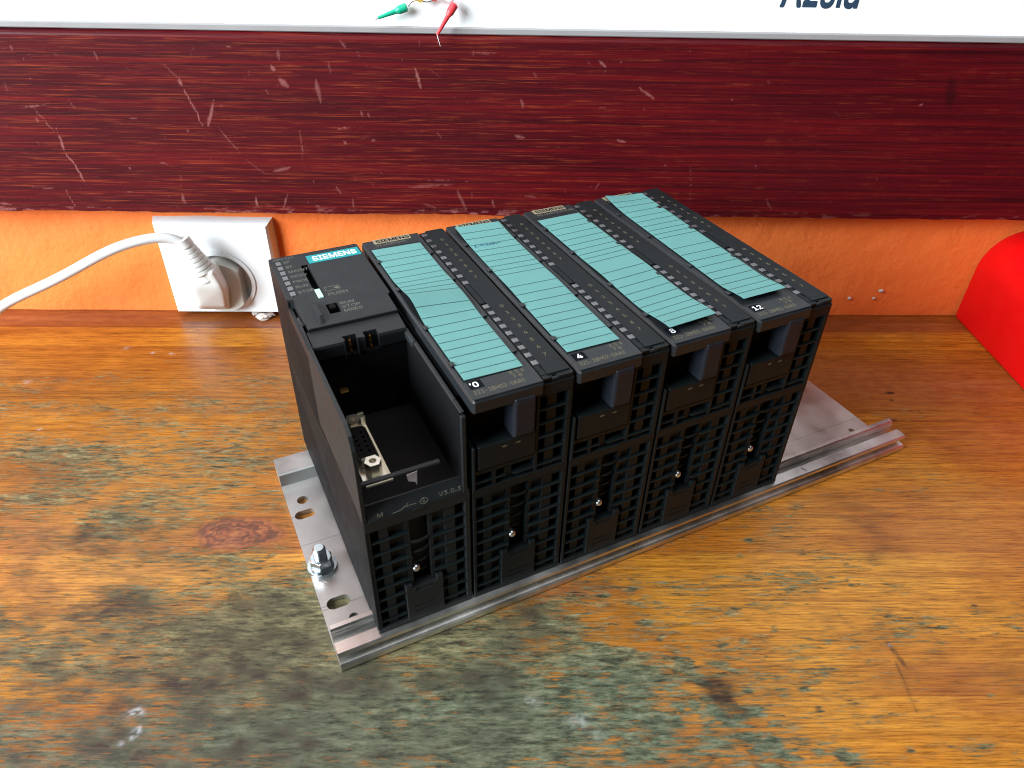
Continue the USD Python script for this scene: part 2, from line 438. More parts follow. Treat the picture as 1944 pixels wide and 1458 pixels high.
def tint_field(x, y):
    """(knot and red tone with painted shade, knot ring, white paint) at points of the bench top."""
    c = tb(450, 1016)
    P = np.stack([x / 5, y / 2.0, x * 0], -1)
    n = meshkit.fbm(P, 4, 51) - .5
    nb = meshkit.fbm(np.stack([x / 14, y / 8, x * 0], -1), 3, 53) - .5
    d = np.hypot((x - c[0]) / 23.0, (y - c[1] - 1) / 10.5) + nb * .55 + n * .18
    knot = (1 - sstep(0.62, 1.15, d)) * (y > 219.5)
    grain = meshkit.fbm(np.stack([x / 60, y / 3.0, x * 0], -1), 4, 57)
    heart_shade = np.zeros_like(x)  # red wood tone; right-hand spots paint in shade from modules and red case
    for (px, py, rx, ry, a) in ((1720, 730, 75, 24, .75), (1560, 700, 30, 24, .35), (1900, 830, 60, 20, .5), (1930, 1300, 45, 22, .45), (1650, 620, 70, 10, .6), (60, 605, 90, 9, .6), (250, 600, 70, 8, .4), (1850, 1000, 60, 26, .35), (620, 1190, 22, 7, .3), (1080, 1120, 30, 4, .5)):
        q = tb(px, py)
        heart_shade += a * np.exp(-(((x - q[0]) / rx) ** 2 + ((y - q[1]) / ry) ** 2) ** 1.3)
    heart_shade = np.clip(heart_shade * (0.35 + 1.3 * grain), 0, .8)
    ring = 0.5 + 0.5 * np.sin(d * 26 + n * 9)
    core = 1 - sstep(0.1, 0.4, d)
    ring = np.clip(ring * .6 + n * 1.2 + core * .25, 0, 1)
    ring = np.where(heart_shade > knot, np.clip(.25 + grain * .55 + n * .5, 0, 1), ring)
    knot = np.maximum(knot, heart_shade)
    wht = np.zeros_like(x)
    for (px, py, r, a) in ((258, 1352, 2.6, .9), (262, 1385, 1.8, .8), (252, 1400, 1.6, .7), (228, 1412, 1.0, .7), (290, 670, 1.3, .7), (325, 671, 1.0, .8), (330, 672, .8, .8), (242, 660, 2.2, .35), (75, 815, 1.2, .4), (135, 808, 1.0, .4),
                           (1100, 1370, 3.5, .4), (1010, 1330, 2.5, .3), (1130, 1395, 2.5, .25), (1172, 952, 1.2, .5), (1690, 1225, .7, .6), (50, 726, 2.4, .35)):
        q = tb(px, py)
        wht = np.maximum(wht, a * np.exp(-(np.hypot((x - q[0]) / r, (y - q[1]) / (r * .7)) + n * 1.1) ** 2))
    sp = meshkit.noise(np.stack([x / .9, y / .9, x * 0], -1), 77)
    wht = wht * np.clip(sp * 2.6 - .7, 0, 1)
    return knot, ring, wht


def wear_field(x, y):
    """(worn, greenish, stained) from 0 to 1 at points of the bench top."""
    P = np.stack([x / 22, y / 12, np.zeros_like(x)], -1)
    n = meshkit.fbm(P, 4, 11) - 0.5
    n2 = meshkit.fbm(P * 2.7, 4, 23) - 0.5
    w = np.full_like(x, 0.31)
    g = np.zeros_like(x); s = np.zeros_like(x)

    def blob(px, py, rx, ry, amp, arr, p=2.0, rot=0.0):
        c = tb(px, py)
        dx, dy = x - c[0], y - c[1]
        if rot:
            dx, dy = dx * math.cos(rot) + dy * math.sin(rot), -dx * math.sin(rot) + dy * math.cos(rot)
        arr += amp * np.exp(-((dx / rx) ** 2 + (dy / ry) ** 2) ** (p / 2))

    # broad worn zone at the lower left, one board deep, ragged edge
    blob(330, 1330, 195, 60, 0.255, w, 4); blob(760, 1400, 130, 30, 0.12, w, 3); blob(600, 1200, 60, 14, .08, w, 3)
    blob(560, 1150, 95, 26, 0.16, w, 3)
    blob(250, 930, 170, 42, 0.16, w, 2.5)
    blob(300, 800, 160, 50, 0.12, w, 2)
    blob(120, 1000, 60, 22, 0.06, w, 2)
    blob(60, 1130, 40, 14, -0.16, w, 2)
    blob(120, 1330, 30, 10, -0.14, w, 2)
    blob(800, 1330, 70, 30, 0.05, w, 3)
    blob(1130, 1330, 70, 45, 0.05, w, 2)
    blob(1200, 1170, 50, 16, 0.08, w, 2)
    blob(1330, 1060, 60, 22, 0.06, w, 2)
    blob(1450, 1300, 150, 70, 0.055, w, 3)
    blob(1700, 1000, 60, 50, 0.03, w, 2)
    # rows of dents and chips running across the grain
    for (a, b, k, amp) in (((1160, 1090), (1460, 1458), 16, 0.30), ((1350, 1215), (1500, 1458), 9, 0.26), ((1010, 1160), (1230, 1300), 9, 0.24), ((1330, 1330), (1220, 1440), 7, 0.26),
                           ((1600, 1400), (1620, 1458), 4, 0.30), ((1430, 920), (1470, 1010), 4, 0.2), ((640, 880), (560, 1050), 5, 0.12), ((300, 780), (470, 850), 7, 0.15)):
        for t in (np.arange(k) + 0.5) / k:
            j = rng.normal(0, 9, 2)
            blob(a[0] + (b[0] - a[0]) * t + j[0], a[1] + (b[1] - a[1]) * t + j[1], rng.uniform(1.8, 5.0), rng.uniform(0.8, 1.7), amp * rng.uniform(.6, 1.1), w, 2, rng.uniform(-.9, .4))
    for (px, py, rx, ry) in ((1595, 1165, 3, 4.5), (1470, 1195, 6, 4), (1410, 1215, 4, 4), (1190, 1240, 9, 5), (1290, 1255, 5, 7), (1615, 1110, 3, 4), (1335, 1020, 7, 3), (1420, 1025, 5, 5),
                             (1405, 1055, 4, 4), (1730, 1425, 5, 4), (1460, 1090, 5, 2.5), (1530, 1310, 9, 3), (1555, 1345, 4, 4), (1880, 1320, 6, 3), (1790, 1190, 7, 3), (1150, 1130, 8, 4),
                             (1245, 1370, 12, 6), (1210, 1430, 14, 8), (1500, 980, 6, 2), (1670, 930, 8, 2.5), (1650, 1260, 5, 2.5), (1850, 1150, 5, 2)):
        blob(px, py, rx * 0.36, ry * 0.30, 0.30, w, 3)
    w += n * 0.21 + n2 * 0.08
    # the unworn strip by the wall
    w *= 1 - 0.25 * sstep(330, 400, y)
    # green-grey tint towards the front edge
    blob(420, 1460, 230, 24, 0.8, g, 4)
    blob(900, 1350, 120, 34, 0.6, g, 3)
    blob(1200, 1420, 90, 36, 0.35, g, 3)
    blob(1400, 1080, 170, 50, 0.08, g, 3)
    g = np.clip(g + n * 0.8, 0, 1)
    # stains
    blob(1370, 1310, 7, 4.5, 0.9, s, 3); blob(1385, 1335, 8, 3, 0.9, s, 3, -0.6); blob(1345, 1290, 5, 3, 0.6, s, 3)
    blob(1000, 1150, 7, 5, 0.75, s, 3); blob(1015, 1200, 13, 9, 0.30, s, 2); blob(980, 1190, 16, 12, 0.35, s, 2)
    blob(930, 1300, 14, 14, 0.45, s, 2); blob(300, 1320, 80, 12, 0.42, s, 2); blob(560, 1290, 60, 10, 0.32, s, 2); blob(90, 1060, 60, 14, 0.38, s, 2); blob(330, 1150, 60, 6, 0.3, s, 2)
    blob(520, 1230, 40, 7, 0.4, s, 2); blob(60, 1200, 50, 12, 0.35, s, 2); blob(700, 1430, 60, 12, 0.35, s, 2); blob(100, 1420, 50, 14, 0.4, s, 2)
    blob(200, 1150, 70, 10, 0.35, s, 2); blob(420, 1220, 60, 8, 0.3, s, 2); blob(150, 1270, 60, 7, 0.35, s, 2); blob(480, 1390, 60, 10, 0.35, s, 2); blob(330, 1440, 50, 8, 0.35, s, 2); blob(760, 1290, 40, 8, 0.25, s, 2)
    blob(640, 1010, 30, 7, 0.25, s, 2); blob(40, 900, 30, 9, 0.3, s, 2); blob(200, 1010, 40, 5, 0.35, s, 2)
    blob(1690, 746, 3.2, 1.3, 1.3, s, 6); blob(1692, 760, 1.5, 1.0, 1.2, s, 6); blob(1695, 798, 3, 1.3, 0.9, s, 4)
    blob(1680, 1035, 13, 10, 0.32, s, 2); blob(1670, 1060, 6, 4, 0.4, s, 2); blob(1700, 1240, 1.2, 6, 1.0, s, 4, 0.25); blob(1590, 950, 10, 8, 0.25, s, 2)
    blob(1660, 1000, 8, 5, 0.35, s, 2); blob(1100, 1040, 10, 4, 0.2, s, 2); blob(1880, 1280, 30, 10, 0.22, s, 2); blob(1150, 1110, 18, 4, 0.35, s, 2)
    s += (0.13 * (1 - sstep(-120, 130, x - (y - 200) * .4)) * (1 - sstep(240, 330, y)) + 0.05) * (0.5 + 2.2 * np.clip(n + n2 * .6, -.2, .5))
    # shallow scratches
    for (a, b, wd, amp) in (((1700, 1255), (1740, 1350), 0.5, 0.7), ((1520, 1290), (1690, 1255), 0.5, 0.5), ((1360, 1330), (1440, 1458), 1.2, 0.35), ((590, 760), (640, 700), 0.5, 0.5),
                            ((170, 755), (220, 790), 0.6, 0.35), ((400, 860), (455, 845), 0.6, 0.8), ((600, 800), (640, 835), .6, .4), ((200, 780), (330, 745), .5, .45), ((430, 740), (500, 720), .5, .4)):
        p0, p1 = tb(*a), tb(*b)
        d = p1 - p0; ll = d @ d
        t = np.clip(((x - p0[0]) * d[0] + (y - p0[1]) * d[1]) / ll, 0, 1)
        dist = np.hypot(x - p0[0] - t * d[0], y - p0[1] - t * d[1] + n2 * 1.5)
        s += amp * np.exp(-(dist / wd) ** 2)
    return np.clip(w, 0, 1), g, np.clip(s * (0.75 + 1.1 * n2 + .5 * n) + 0.10 * np.clip(n2, 0, 1), 0, 1)


tones = [((0.22, 0.066, 0.007), (0.36, 0.122, 0.012), (0.44, 0.165, 0.018)), ((0.15, 0.034, 0.004), (0.24, 0.064, 0.007), (0.31, 0.094, 0.010)),
         ((0.29, 0.094, 0.009), (0.46, 0.168, 0.015), (0.56, 0.228, 0.024)), ((0.34, 0.120, 0.011), (0.54, 0.215, 0.019), (0.65, 0.285, 0.031))]
edges = [(426.0, 404.5, 1), (404.5, 383.5, 2), (383.5, 318.0, 0), (318.0, 219.5, 2), (219.5, 150.0, 3), (150.0, 60.0, 3)]
XS = np.arange(-420, 470.1, 0.85)
for k, (y1, y0, tn) in enumerate(edges):
    inset = 0.02
    ys = np.arange(y0 + inset, y1 - inset, 0.85); ys = np.r_[ys, y1 - inset]
    X, Y = np.meshgrid(XS, ys)
    w, g, s = wear_field(X, Y)
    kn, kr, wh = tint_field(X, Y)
    w = w - kn * 0.12
    lift = (0.02 * math.sin(k * 2.1))
    Z = lift - 0.10 * np.clip((w - 0.5) * 3, 0, 1) + 0.05 * (meshkit.noise(np.stack([X / 8, Y / 2.5, X * 0], -1), 5) - .5)
    v, f = grid_mesh(XS, ys)
    v[:, 2] = Z.ravel()
    top = trimesh.Trimesh(v, f, process=False)
    a, b = XS[0], XS[-1]
    # the sides and the underside of the board
    bot = bx(a, b, y0 + 0.05, y1 - 0.05, -38, -0.6)
    allm = cat([top, bot])
    col = np.zeros((len(allm.vertices), 3)); col[:len(v)] = np.stack([w.ravel(), g.ravel(), s.ravel()], 1)
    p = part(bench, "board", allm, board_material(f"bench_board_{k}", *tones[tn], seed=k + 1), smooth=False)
    attr(p, "wear", col)
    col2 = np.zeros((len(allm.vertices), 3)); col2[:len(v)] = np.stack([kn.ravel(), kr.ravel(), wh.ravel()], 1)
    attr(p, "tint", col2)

# ------------------------------------------------------------------ the dark red board on the wall
PY = 410.0
rail_board = thing("wall_board", "scratched dark red stained wooden board screwed along the orange wall", "wooden board")
boardmat = usdkit.material(stage, L + "dark_red_stain", {
    "g": ("geometry", {}),
    "mp": ("mapping", {"scale": (6.0, 300.0, 420.0), "rotation": (0, -0.012, 0)}),
    "gr": ("noise_texture", {"scale": 1.0, "detail": 5.0, "roughness": 0.65, "distortion": 0.8}),
    "mp2": ("mapping", {"scale": (24.0, 300.0, 1050.0), "rotation": (0, 0.02, 0)}),
    "gf": ("noise_texture", {"scale": 1.0, "detail": 4.0, "roughness": 0.7, "distortion": 0.4}),
    "big": ("noise_texture", {"scale": 9.0, "detail": 3.0}),
    "cr": ("rgb_ramp", {"ramp": [(0.30, (0.022, 0.0012, 0.0032)), (0.50, (0.066, 0.0018, 0.0046)), (0.70, (0.132, 0.0038, 0.0056))]}),
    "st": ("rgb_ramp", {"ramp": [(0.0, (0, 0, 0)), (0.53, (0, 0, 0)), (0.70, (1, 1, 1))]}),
    "at": ("attribute", {"attribute": "wear"}), "sep": ("separate_color", {}),
    "stm": ("math", {"math_type": "multiply"}),
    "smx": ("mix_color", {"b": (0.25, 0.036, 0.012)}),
    "scr": ("mix_color", {"b": (0.30, 0.105, 0.095)}),
    "spk": ("noise_texture", {"scale": 900.0, "detail": 2.0}), "spr": ("map_range", {"from_min": 0.3, "from_max": 0.5, "to_min": 0.35, "to_max": 1.0, "clamp": True}),
    "sm2": ("math", {"math_type": "multiply"}),
    "dk": ("mix_color", {"b": (0.006, 0.002, 0.003)}),
    "rr": ("map_range", {"from_min": 0.3, "from_max": 0.7, "to_min": 0.46, "to_max": 0.58}),
    "hs": ("math", {"math_type": "multiply_add", "value2": -0.6}),
    "bp": ("bump", {"strength": 0.3, "distance": 0.0004}),
    "p": ("principled_bsdf", {"specular_ior_level": 0.15}),
}, [("g.position", "mp.vector"), ("g.position", "mp2.vector"), ("g.position", "big.vector"), ("g.position", "spk.vector"), ("mp.vector", "gr.vector"), ("mp2.vector", "gf.vector"),
    ("gr.fac", "cr.fac"), ("gf.fac", "st.fac"), ("at.color", "sep.color"), ("st.color", "stm.value1"), ("sep.g", "stm.value2"), ("stm.value", "smx.fac"), ("cr.color", "smx.a"),
    ("spk.fac", "spr.value"), ("spr.result", "sm2.value1"), ("sep.r", "sm2.value2"), ("sm2.value", "scr.fac"), ("smx.result", "scr.a"), ("scr.result", "dk.a"), ("sep.b", "dk.fac"),
    ("dk.result", "p.base_color"), ("big.fac", "rr.value"), ("rr.result", "p.roughness"), ("sep.r", "hs.value1"), ("gf.fac", "hs.value3"), ("hs.value", "bp.height"), ("bp.normal", "p.normal")], surface="p.BSDF")
bz0, bz1 = 77.2, 175.2


def board_marks(x, z):
    sc = np.zeros_like(x); dk = np.zeros_like(x)
    n = meshkit.fbm(np.stack([x / 5, z / 5, x * 0], -1), 3, 31) - 0.5
    nn = meshkit.fbm(np.stack([x / 1.6, z / 1.6, x * 0], -1), 3, 37)

    def seg(a, b, w0, w1, amp):
        p0 = on_wall(*a, PY)[[0, 2]]; p1 = on_wall(*b, PY)[[0, 2]]
        lo, hi = np.minimum(p0, p1) - 4, np.maximum(p0, p1) + 4
        m = (x > lo[0]) & (x < hi[0]) & (z > lo[1]) & (z < hi[1])
        d = p1 - p0
        xx, zz_ = x[m], z[m]
        t = np.clip(((xx - p0[0]) * d[0] + (zz_ - p0[1]) * d[1]) / max(d @ d, 1e-6), 0, 1)
        wd = (w0 + (w1 - w0) * t) * (0.25 + 0.55 * np.sin(np.pi * np.clip(t, 0.03, .97))) * (0.85 + .9 * n[m])
        dist = np.hypot(xx - p0[0] - t * d[0] + n[m] * 1.8, zz_ - p0[1] - t * d[1] + n[m] * 1.2)
        sc[m] = np.maximum(sc[m], amp * np.exp(-(dist / wd) ** 4) * np.clip(nn[m] * 1.6 + .25, 0.3, 1))

    big = [((40, 205), (95, 196), .8, .6, .7), ((65, 205), (105, 255), .4, .5, .6), ((105, 245), (125, 290), 1.0, .7, .95), ((125, 290), (165, 350), .9, .6, .95), ((338, 148), (345, 165), 1.3, 1.0, .8),
           ((345, 165), (385, 237), .8, .6, .9), ((405, 190), (395, 238), 1.0, 1.8, .75), ((300, 115), (340, 150), .3, .4, .5), ((415, 240), (455, 290), .3, .4, .6), ((465, 300), (510, 335), .3, .3, .4),
           ((528, 95), (530, 112), 1.2, 1.0, .5), ((515, 125), (520, 135), 1.6, 1.6, .8), ((530, 150), (545, 165), 2.2, 2.2, .75), ((600, 150), (608, 195), 1.4, 1.8, .55), ((503, 170), (508, 178), .5, .5, .6),
           ((640, 75), (658, 92), .7, .7, .6), ((785, 128), (800, 168), 1.3, 1.0, .8), ((640, 245), (685, 238), .5, .5, .8), ((683, 210), (688, 222), .9, .9, .7), ((697, 215), (700, 222), .9, .9, .6),
           ((568, 240), (578, 318), .4, .4, .5), ((520, 325), (550, 318), 1.4, 1.4, .5), ((652, 268), (658, 272), .9, .9, .7), ((705, 267), (713, 265), .9, .9, .7), ((640, 355), (648, 370), .8, .6, .7),
           ((485, 375), (488, 395), 1.0, 1.0, .8), ((545, 370), (538, 395), .8, .8, .6), ((345, 367), (352, 385), 1.0, 1.4, .5), ((120, 350), (145, 395), .3, .4, .6), ((870, 360), (885, 403), 1.0, 1.2, .45),
           ((935, 378), (938, 395), .7, .7, .5), ((775, 355), (860, 350), 1.6, 1.2, .35), ((770, 340), (900, 345), .4, .4, .4), ((800, 385), (830, 396), .5, .5, .5), ((1212, 165), (1242, 188), .6, .9, .9),
           ((1138, 115), (1150, 127), .8, .8, .8), ((1110, 112), (1120, 125), .4, .4, .5), ((1178, 118), (1181, 118), .7, .7, .7), ((990, 188), (992, 206), 1.0, 1.0, .6), ((975, 258), (995, 262), 1.3, 1.3, .6),
           ((1170, 265), (1188, 270), .7, .7, .7), ((1260, 315), (1268, 312), .6, .6, .6), ((1310, 315), (1312, 390), .25, .25, .5), ((1455, 378), (1465, 400), .4, .4, .5), ((1390, 188), (1392, 190), .6, .6, .5),
           ((1745, 200), (1752, 198), .8, .8, .6), ((895, 100), (950, 102), .5, .5, .5), ((897, 95), (897, 108), .6, .6, .6), ((830, 66), (834, 90), .4, .4, .7), ((795, 65), (797, 100), .4, .5, .45),
           ((624, 115), (628, 140), .6, .6, .4), ((693, 120), (696, 132), .5, .5, .5), ((235, 365), (290, 362), .4, .4, .5), ((200, 370), (310, 372), .3, .3, .5), ((0, 385), (20, 388), 1.2, 1.0, .6),
           ((60, 355), (105, 358), .4, .4, .5), ((245, 225), (260, 225), .6, .6, .5), ((68, 225), (72, 232), .9, .9, .6), ((175, 95), (185, 112), .6, .6, .5), ((18, 85), (24, 95), .9, .9, .5),
           ((355, 247), (358, 250), .9, .9, .6), ((418, 198), (420, 204), .7, .7, .5), ((300, 308), (318, 311), .7, .5, .7), ((245, 317), (248, 320), .7, .7, .6), ((130, 187), (145, 210), .3, .3, .5),
           ((600, 390), (606, 392), .8, .8, .6), ((670, 375), (672, 398), .6, .6, .45), ((1000, 372), (1018, 376), 1.0, 1.0, .4), ((1130, 360), (1140, 345), .7, .7, .4), ((430, 88), (440, 90), .7, .5, .5)]
    for b in big:
        seg(*b)
    r = np.random.default_rng(5)
    for k in range(120):
        px, py = (r.uniform(0, 1000) if r.random() < 0.75 else r.uniform(1000, 1700)), r.uniform(75, 405)
        an = r.choice([0.0, 1.4, 1.6, 0.9]) + r.normal(0, .25); ln = r.exponential(9)
        seg((px, py), (px + ln * math.cos(an), py + ln * math.sin(an)), r.uniform(.22, .5), r.uniform(.2, .4), r.uniform(.15, .5))
    # chipped lower edge
    e = meshkit.fbm(np.stack([x / 6, z / 1.5, x * 0], -1), 4, 41)
    sc = np.maximum(sc, 0.8 * sstep(0.62, 0.75, e) * (1 - sstep(0, 5, z - bz0)) * (1 - 0.6 * sstep(60, 120, x)))
    c = on_wall(1805, 175, PY)[[0, 2]]
    dk += 0.5 * np.exp(-(((x - c[0] + (z - c[1]) * .3) / 3.0) ** 2 + ((z - c[1]) / 8) ** 2) ** 2)
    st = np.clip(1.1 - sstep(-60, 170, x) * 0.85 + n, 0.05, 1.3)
    return np.clip(sc, 0, 1), np.clip(st, 0, 1), np.clip(dk, 0, 1)


bxs = np.arange(-460, 520.1, 0.6); bzs = np.arange(bz0, bz1 - 2.0, 0.6)
X, Zb = np.meshgrid(bxs, bzs)
sc_, st_, dk_ = board_marks(X, Zb)
v, f = grid_mesh(bxs, bzs)
bend = 0.35 * (meshkit.noise(np.stack([X / 120, Zb / 40, X * 0], -1), 9) - .5)
edgewob = np.where(Zb < bz0 + 0.3, (meshkit.fbm(np.stack([X / 14, X * 0, X * 0], -1), 4, 3) - .5) * 1.6, 0)
front = np.stack([X.ravel(), (PY + bend).ravel(), (Zb + edgewob).ravel()], 1)
zt = bzs[-1]
bod = cat([prism([(PY + 0.6, bz0 + 0.3), (PY + 0.6, zt), (PY + 2.0, zt + 1.6), (PY + 3.2, bz1 - .2), (WY - 3.0, bz1 - .2), (WY - 3.0, bz0 + .3)], 0, 980)])
bod = remap(bod, lambda a, b, c: (c - 460, a, b))
# rounded upper edge
rr_ = [(PY + bend.mean(), zt), (PY + .25, zt + .8), (PY + .9, zt + 1.5), (PY + 2.0, zt + 1.95), (PY + 6, zt + 2.0)]
ev = []
for (yy, z_) in rr_:
    ev.append(np.stack([bxs[::4], np.full(len(bxs[::4]), yy), np.full(len(bxs[::4]), z_)], 1))
nx = len(bxs[::4]); ev = np.vstack(ev); ef = []
for k in range(len(rr_) - 1):
    i = np.arange(nx - 1) + k * nx
    ef += [np.c_[i, i + 1, i + nx + 1], np.c_[i, i + nx + 1, i + nx]]
edge_m = trimesh.Trimesh(ev, np.vstack(ef), process=False)
fm = trimesh.Trimesh(front, f, process=False)
allm = cat([fm, edge_m, bod])
col = np.zeros((len(allm.vertices), 3)); col[:, 1] = 0.5
col[:len(front)] = np.stack([sc_.ravel(), st_.ravel(), dk_.ravel()], 1)
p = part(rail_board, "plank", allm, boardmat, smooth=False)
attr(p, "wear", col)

# ------------------------------------------------------------------ the framed map above it
MY = 414.5
wmap = thing("wall_map", "white wall map with grey bottom edge and dark lettering above the red board", "map", (0, MY, 175.6), off=(0, MY, 175.6))
part(wmap, "frame", bx(-460, 520, MY - 2.4, MY + 4, 175.3, 178.5, 0.5), M_STRIP)
part(wmap, "sheet", bx(-460, 520, MY, MY + 3, 178.5, 420), M_MAP)
t = meshkit.text_mesh("Ázsia", 17.2 * MM, 0.1 * MM, True)
tv = np.array(t.vertices) / MM
q0, q1 = on_wall(1480, 11, MY), on_wall(1628, 12, MY)
tv[:, 0] *= (q1[0] - q0[0]) / (tv[:, 0].max() - tv[:, 0].min())
t = remap(trimesh.Trimesh(tv, t.faces, process=False), lambda x, y, z: (x - tv[:, 0].min() + q0[0], MY - 0.02 - z, y + q0[2]))
part(wmap, "lettering", t, M_MAPINK)

# flag pins stuck in the map
def pin(label, mat, tip, head, point, heads_r=1.6):
    tip, head, point = (np.array(x, float) for x in (tip, head, point))
    g = thing("map_pin", label, "map pin", tip, off=tip, group=None)
    d = (head - tip)
    a, b = tip + d * 0.60, tip + d * 0.72
    part(g, "shaft", cat([cyl(tip, a, 0.75, 1.25, 14), cyl(a, b, 1.25, 2.0, 14), cyl(b, tip + d * 0.96, 2.0, 2.1, 14), cyl(tip + d * .96, head, 2.1, 1.1, 14)]), mat, smooth=40)
    part(g, "needle", cyl(tip, point, 0.35, 0.12, 8), M_STEEL)
    return g


def mp(px, py, y):
    return on_wall(px, py, y)


pin("green plastic flag pin lying slanted across the bottom of the white map", M_PINGREEN, mp(718, 34, 409), mp(773, 13, 411), mp(709, 41, 408))
pin("red plastic flag pin pointing down over the top of the red board", M_PINRED, mp(830, 66, 404), mp(864, 7, 410), mp(836, 88, 403))
for (px, py, mt, lb) in ((797, 2, M_PINYELLOW, "yellow pin head beside the green pin at the top of the picture"), (824, -1, M_PINRED, "small red pin head just left of the long red pin at the top")):
    c0 = mp(px, py, 408); c1 = mp(px + 4, py - 22, 412)
    g = thing("map_pin", lb, "map pin", c0, off=c0)
    part(g, "shaft", cat([cyl(c0, c0 + (c1 - c0) * .7, 1.5, 1.9, 14), cyl(c0 + (c1 - c0) * .7, c1, 1.9, .8, 14)]), mt, smooth=40)
    part(g, "needle", cyl(c1, c1 + np.array([1.0, 4.0, 3.0]), .35, .12, 8), M_STEEL)
clip0 = mp(783, 2, 409)
clipp = thing("paper_clip", "bent silver wire between the green pin and the yellow pin", "wire", clip0, off=clip0)
part(clipp, "wire", tube(spline([mp(776, 11, 410), mp(781, 4, 409), mp(787, 1, 410), mp(812, 3, 412), mp(838, -3, 412), mp(850, 2, 411), mp(862, -4, 410)], 40), 0.45, 8), M_STEEL, smooth=True)

# ------------------------------------------------------------------ wall socket, plug and cable
SY = 418.0
sa, sb_ = on_wall(287, 424, SY), on_wall(507, 428, SY)
sx0, sx1, sz1 = sa[0], sb_[0], (sa[2] + sb_[2]) / 2
sx1 = sx0 + (sx1 - sx0)
sz0 = sz1 - 62.5
sock = thing("wall_socket", "white square power socket low on the orange wall behind the cable", "power socket", ((sx0 + sx1) / 2, WY, sz0), off=((sx0 + sx1) / 2, WY, sz0))
rc = on_wall(421, 535, SY); R0 = 21.5
plate = trimesh.Trimesh(*hull([(sx0 + a, SY, sz0 + 1) for a in (1.5, sx1 - sx0 - 1.5)] + [(sx0 + a, SY, sz1 - 1.5) for a in (1.5, sx1 - sx0 - 1.5)] +
                              [(sx0 + a, SY + 1.5, z_) for a in (0, sx1 - sx0) for z_ in (sz0, sz1)] + [(sx0 + a, WY + 1, z_) for a in (-2, sx1 - sx0 + 2) for z_ in (sz0, sz1 + 2)]), process=False)
plate = sub(plate, cyl((rc[0], SY - 3, rc[2]), (rc[0], SY + 7.0, rc[2]), R0, n=64))
part(sock, "cover_plate", plate, M_WHITE)
ring = sub(cyl((rc[0], SY - 0.9, rc[2]), (rc[0], SY + 7, rc[2]), R0 - .25, n=64), cyl((rc[0], SY - 4, rc[2]), (rc[0], SY + 6.4, rc[2]), R0 - 2.6, n=64))
part(sock, "insert_ring", ring, M_WHITE, smooth=30)

pc = np.array([rc[0] + .8, SY - 3.5, rc[2] - 1.5])
plug = thing("power_plug", "white power plug with ribbed strain relief and cable in the wall socket", "power plug", pc, off=pc)
disc = cyl((pc[0], SY + 5.5, pc[2]), (pc[0], SY - 6.0, pc[2]), 17.3, 16.8, 48)
disc = sub(disc, bx(pc[0] + 12.4, pc[0] + 30, SY - 8, SY + 9, pc[2] - 30, pc[2] + 30))
part(plug, "plug_base", disc, M_PLUGBASE, smooth=30)
def W(px, py, y): return on_wall(px, py, y)
# grip: a wedge from the lower centre of the disc up to the cable
gp = [W(362, 520, SY - 20), W(404, 516, SY - 20), W(422, 545, SY - 19), W(428, 582, SY - 12), W(378, 582, SY - 15), W(365, 548, SY - 20),
      W(362, 505, SY - 5), W(410, 490, SY - 5), W(436, 540, SY - 5), W(440, 588, SY - 5), W(375, 588, SY - 5)]
gm = hullm(gp)
gm = trimesh.Trimesh(gm.vertices, gm.faces, process=True)
for _ in range(4):
    gm = gm.subdivide()
trimesh.smoothing.filter_laplacian(gm, lamb=0.5, iterations=9, volume_constraint=False)
part(plug, "grip", gm, M_PLUG, smooth=True)
sr0, sr1 = W(396, 527, SY - 14), W(350, 462, SY - 15)
rel = [cyl(sr0, sr0 + (sr1 - sr0) * 1.02, 6.6, 4.3, 24)]
for k in range(6):
    c = sr0 + (sr1 - sr0) * (0.25 + 0.115 * k)
    d = (sr1 - sr0) / np.linalg.norm(sr1 - sr0)
    rel.append(cyl(c - d * .95, c + d * .95, 7.3 - 0.42 * k, 7.1 - .42 * k, 24))
rel.append(cyl(sr0 + (sr1 - sr0) * .93, sr0 + (sr1 - sr0) * 1.12, 4.9, 4.6, 24))
part(plug, "strain_relief", rel, M_PLUG, smooth=35)
cab = spline([W(358, 472, SY - 15), W(345, 461, SY - 15.5), W(318, 452, SY - 17), W(280, 454, SY - 20), W(240, 464, SY - 23), W(200, 480, SY - 25), W(150, 507, SY - 26), W(80, 543, SY - 27), W(5, 581, SY - 28),
              np.array([-332, SY - 30, 3.4]), np.array([-362, SY - 34, 3.3]), np.array([-420, SY - 44, 3.3])], 90)
cab[:, 2] = np.maximum(cab[:, 2], 2.95)
part(plug, "cable", tube(cab, 2.95, 18), M_CABLE, smooth=True)

# crumbs of plaster at the foot of the socket
for k, (px, py, r) in enumerate(((490, 592, 2.4), (503, 600, 3.4), (513, 596, 2.6))):
    c = on_table(px, py)
    bl = trimesh.creation.icosphere(3, 1.0)
    bl.vertices *= r * np.array([1.3, 1.0, 0.6]) * (0.55 + 0.9 * meshkit.fbm(bl.vertices * 1.9 + k * 7, 3)[:, None])
    bl.apply_translation([c[0], c[1] - 3, r * .40])
    pth = part("/World", "plaster_crumb", bl, M_CRUMB)
    tag(stage.GetPrimAtPath(pth), ["greyish plaster crumb at the foot of the socket, leftmost of the cluster", "largest greyish plaster crumb beside the black controller's back corner", "greyish plaster crumb nearest the wall beside the black controller",
                                   "small greyish plaster crumb nearest the camera beside the controller's back corner", "pale plaster crumb alone on the bench under the power plug"][k], "plaster crumb")

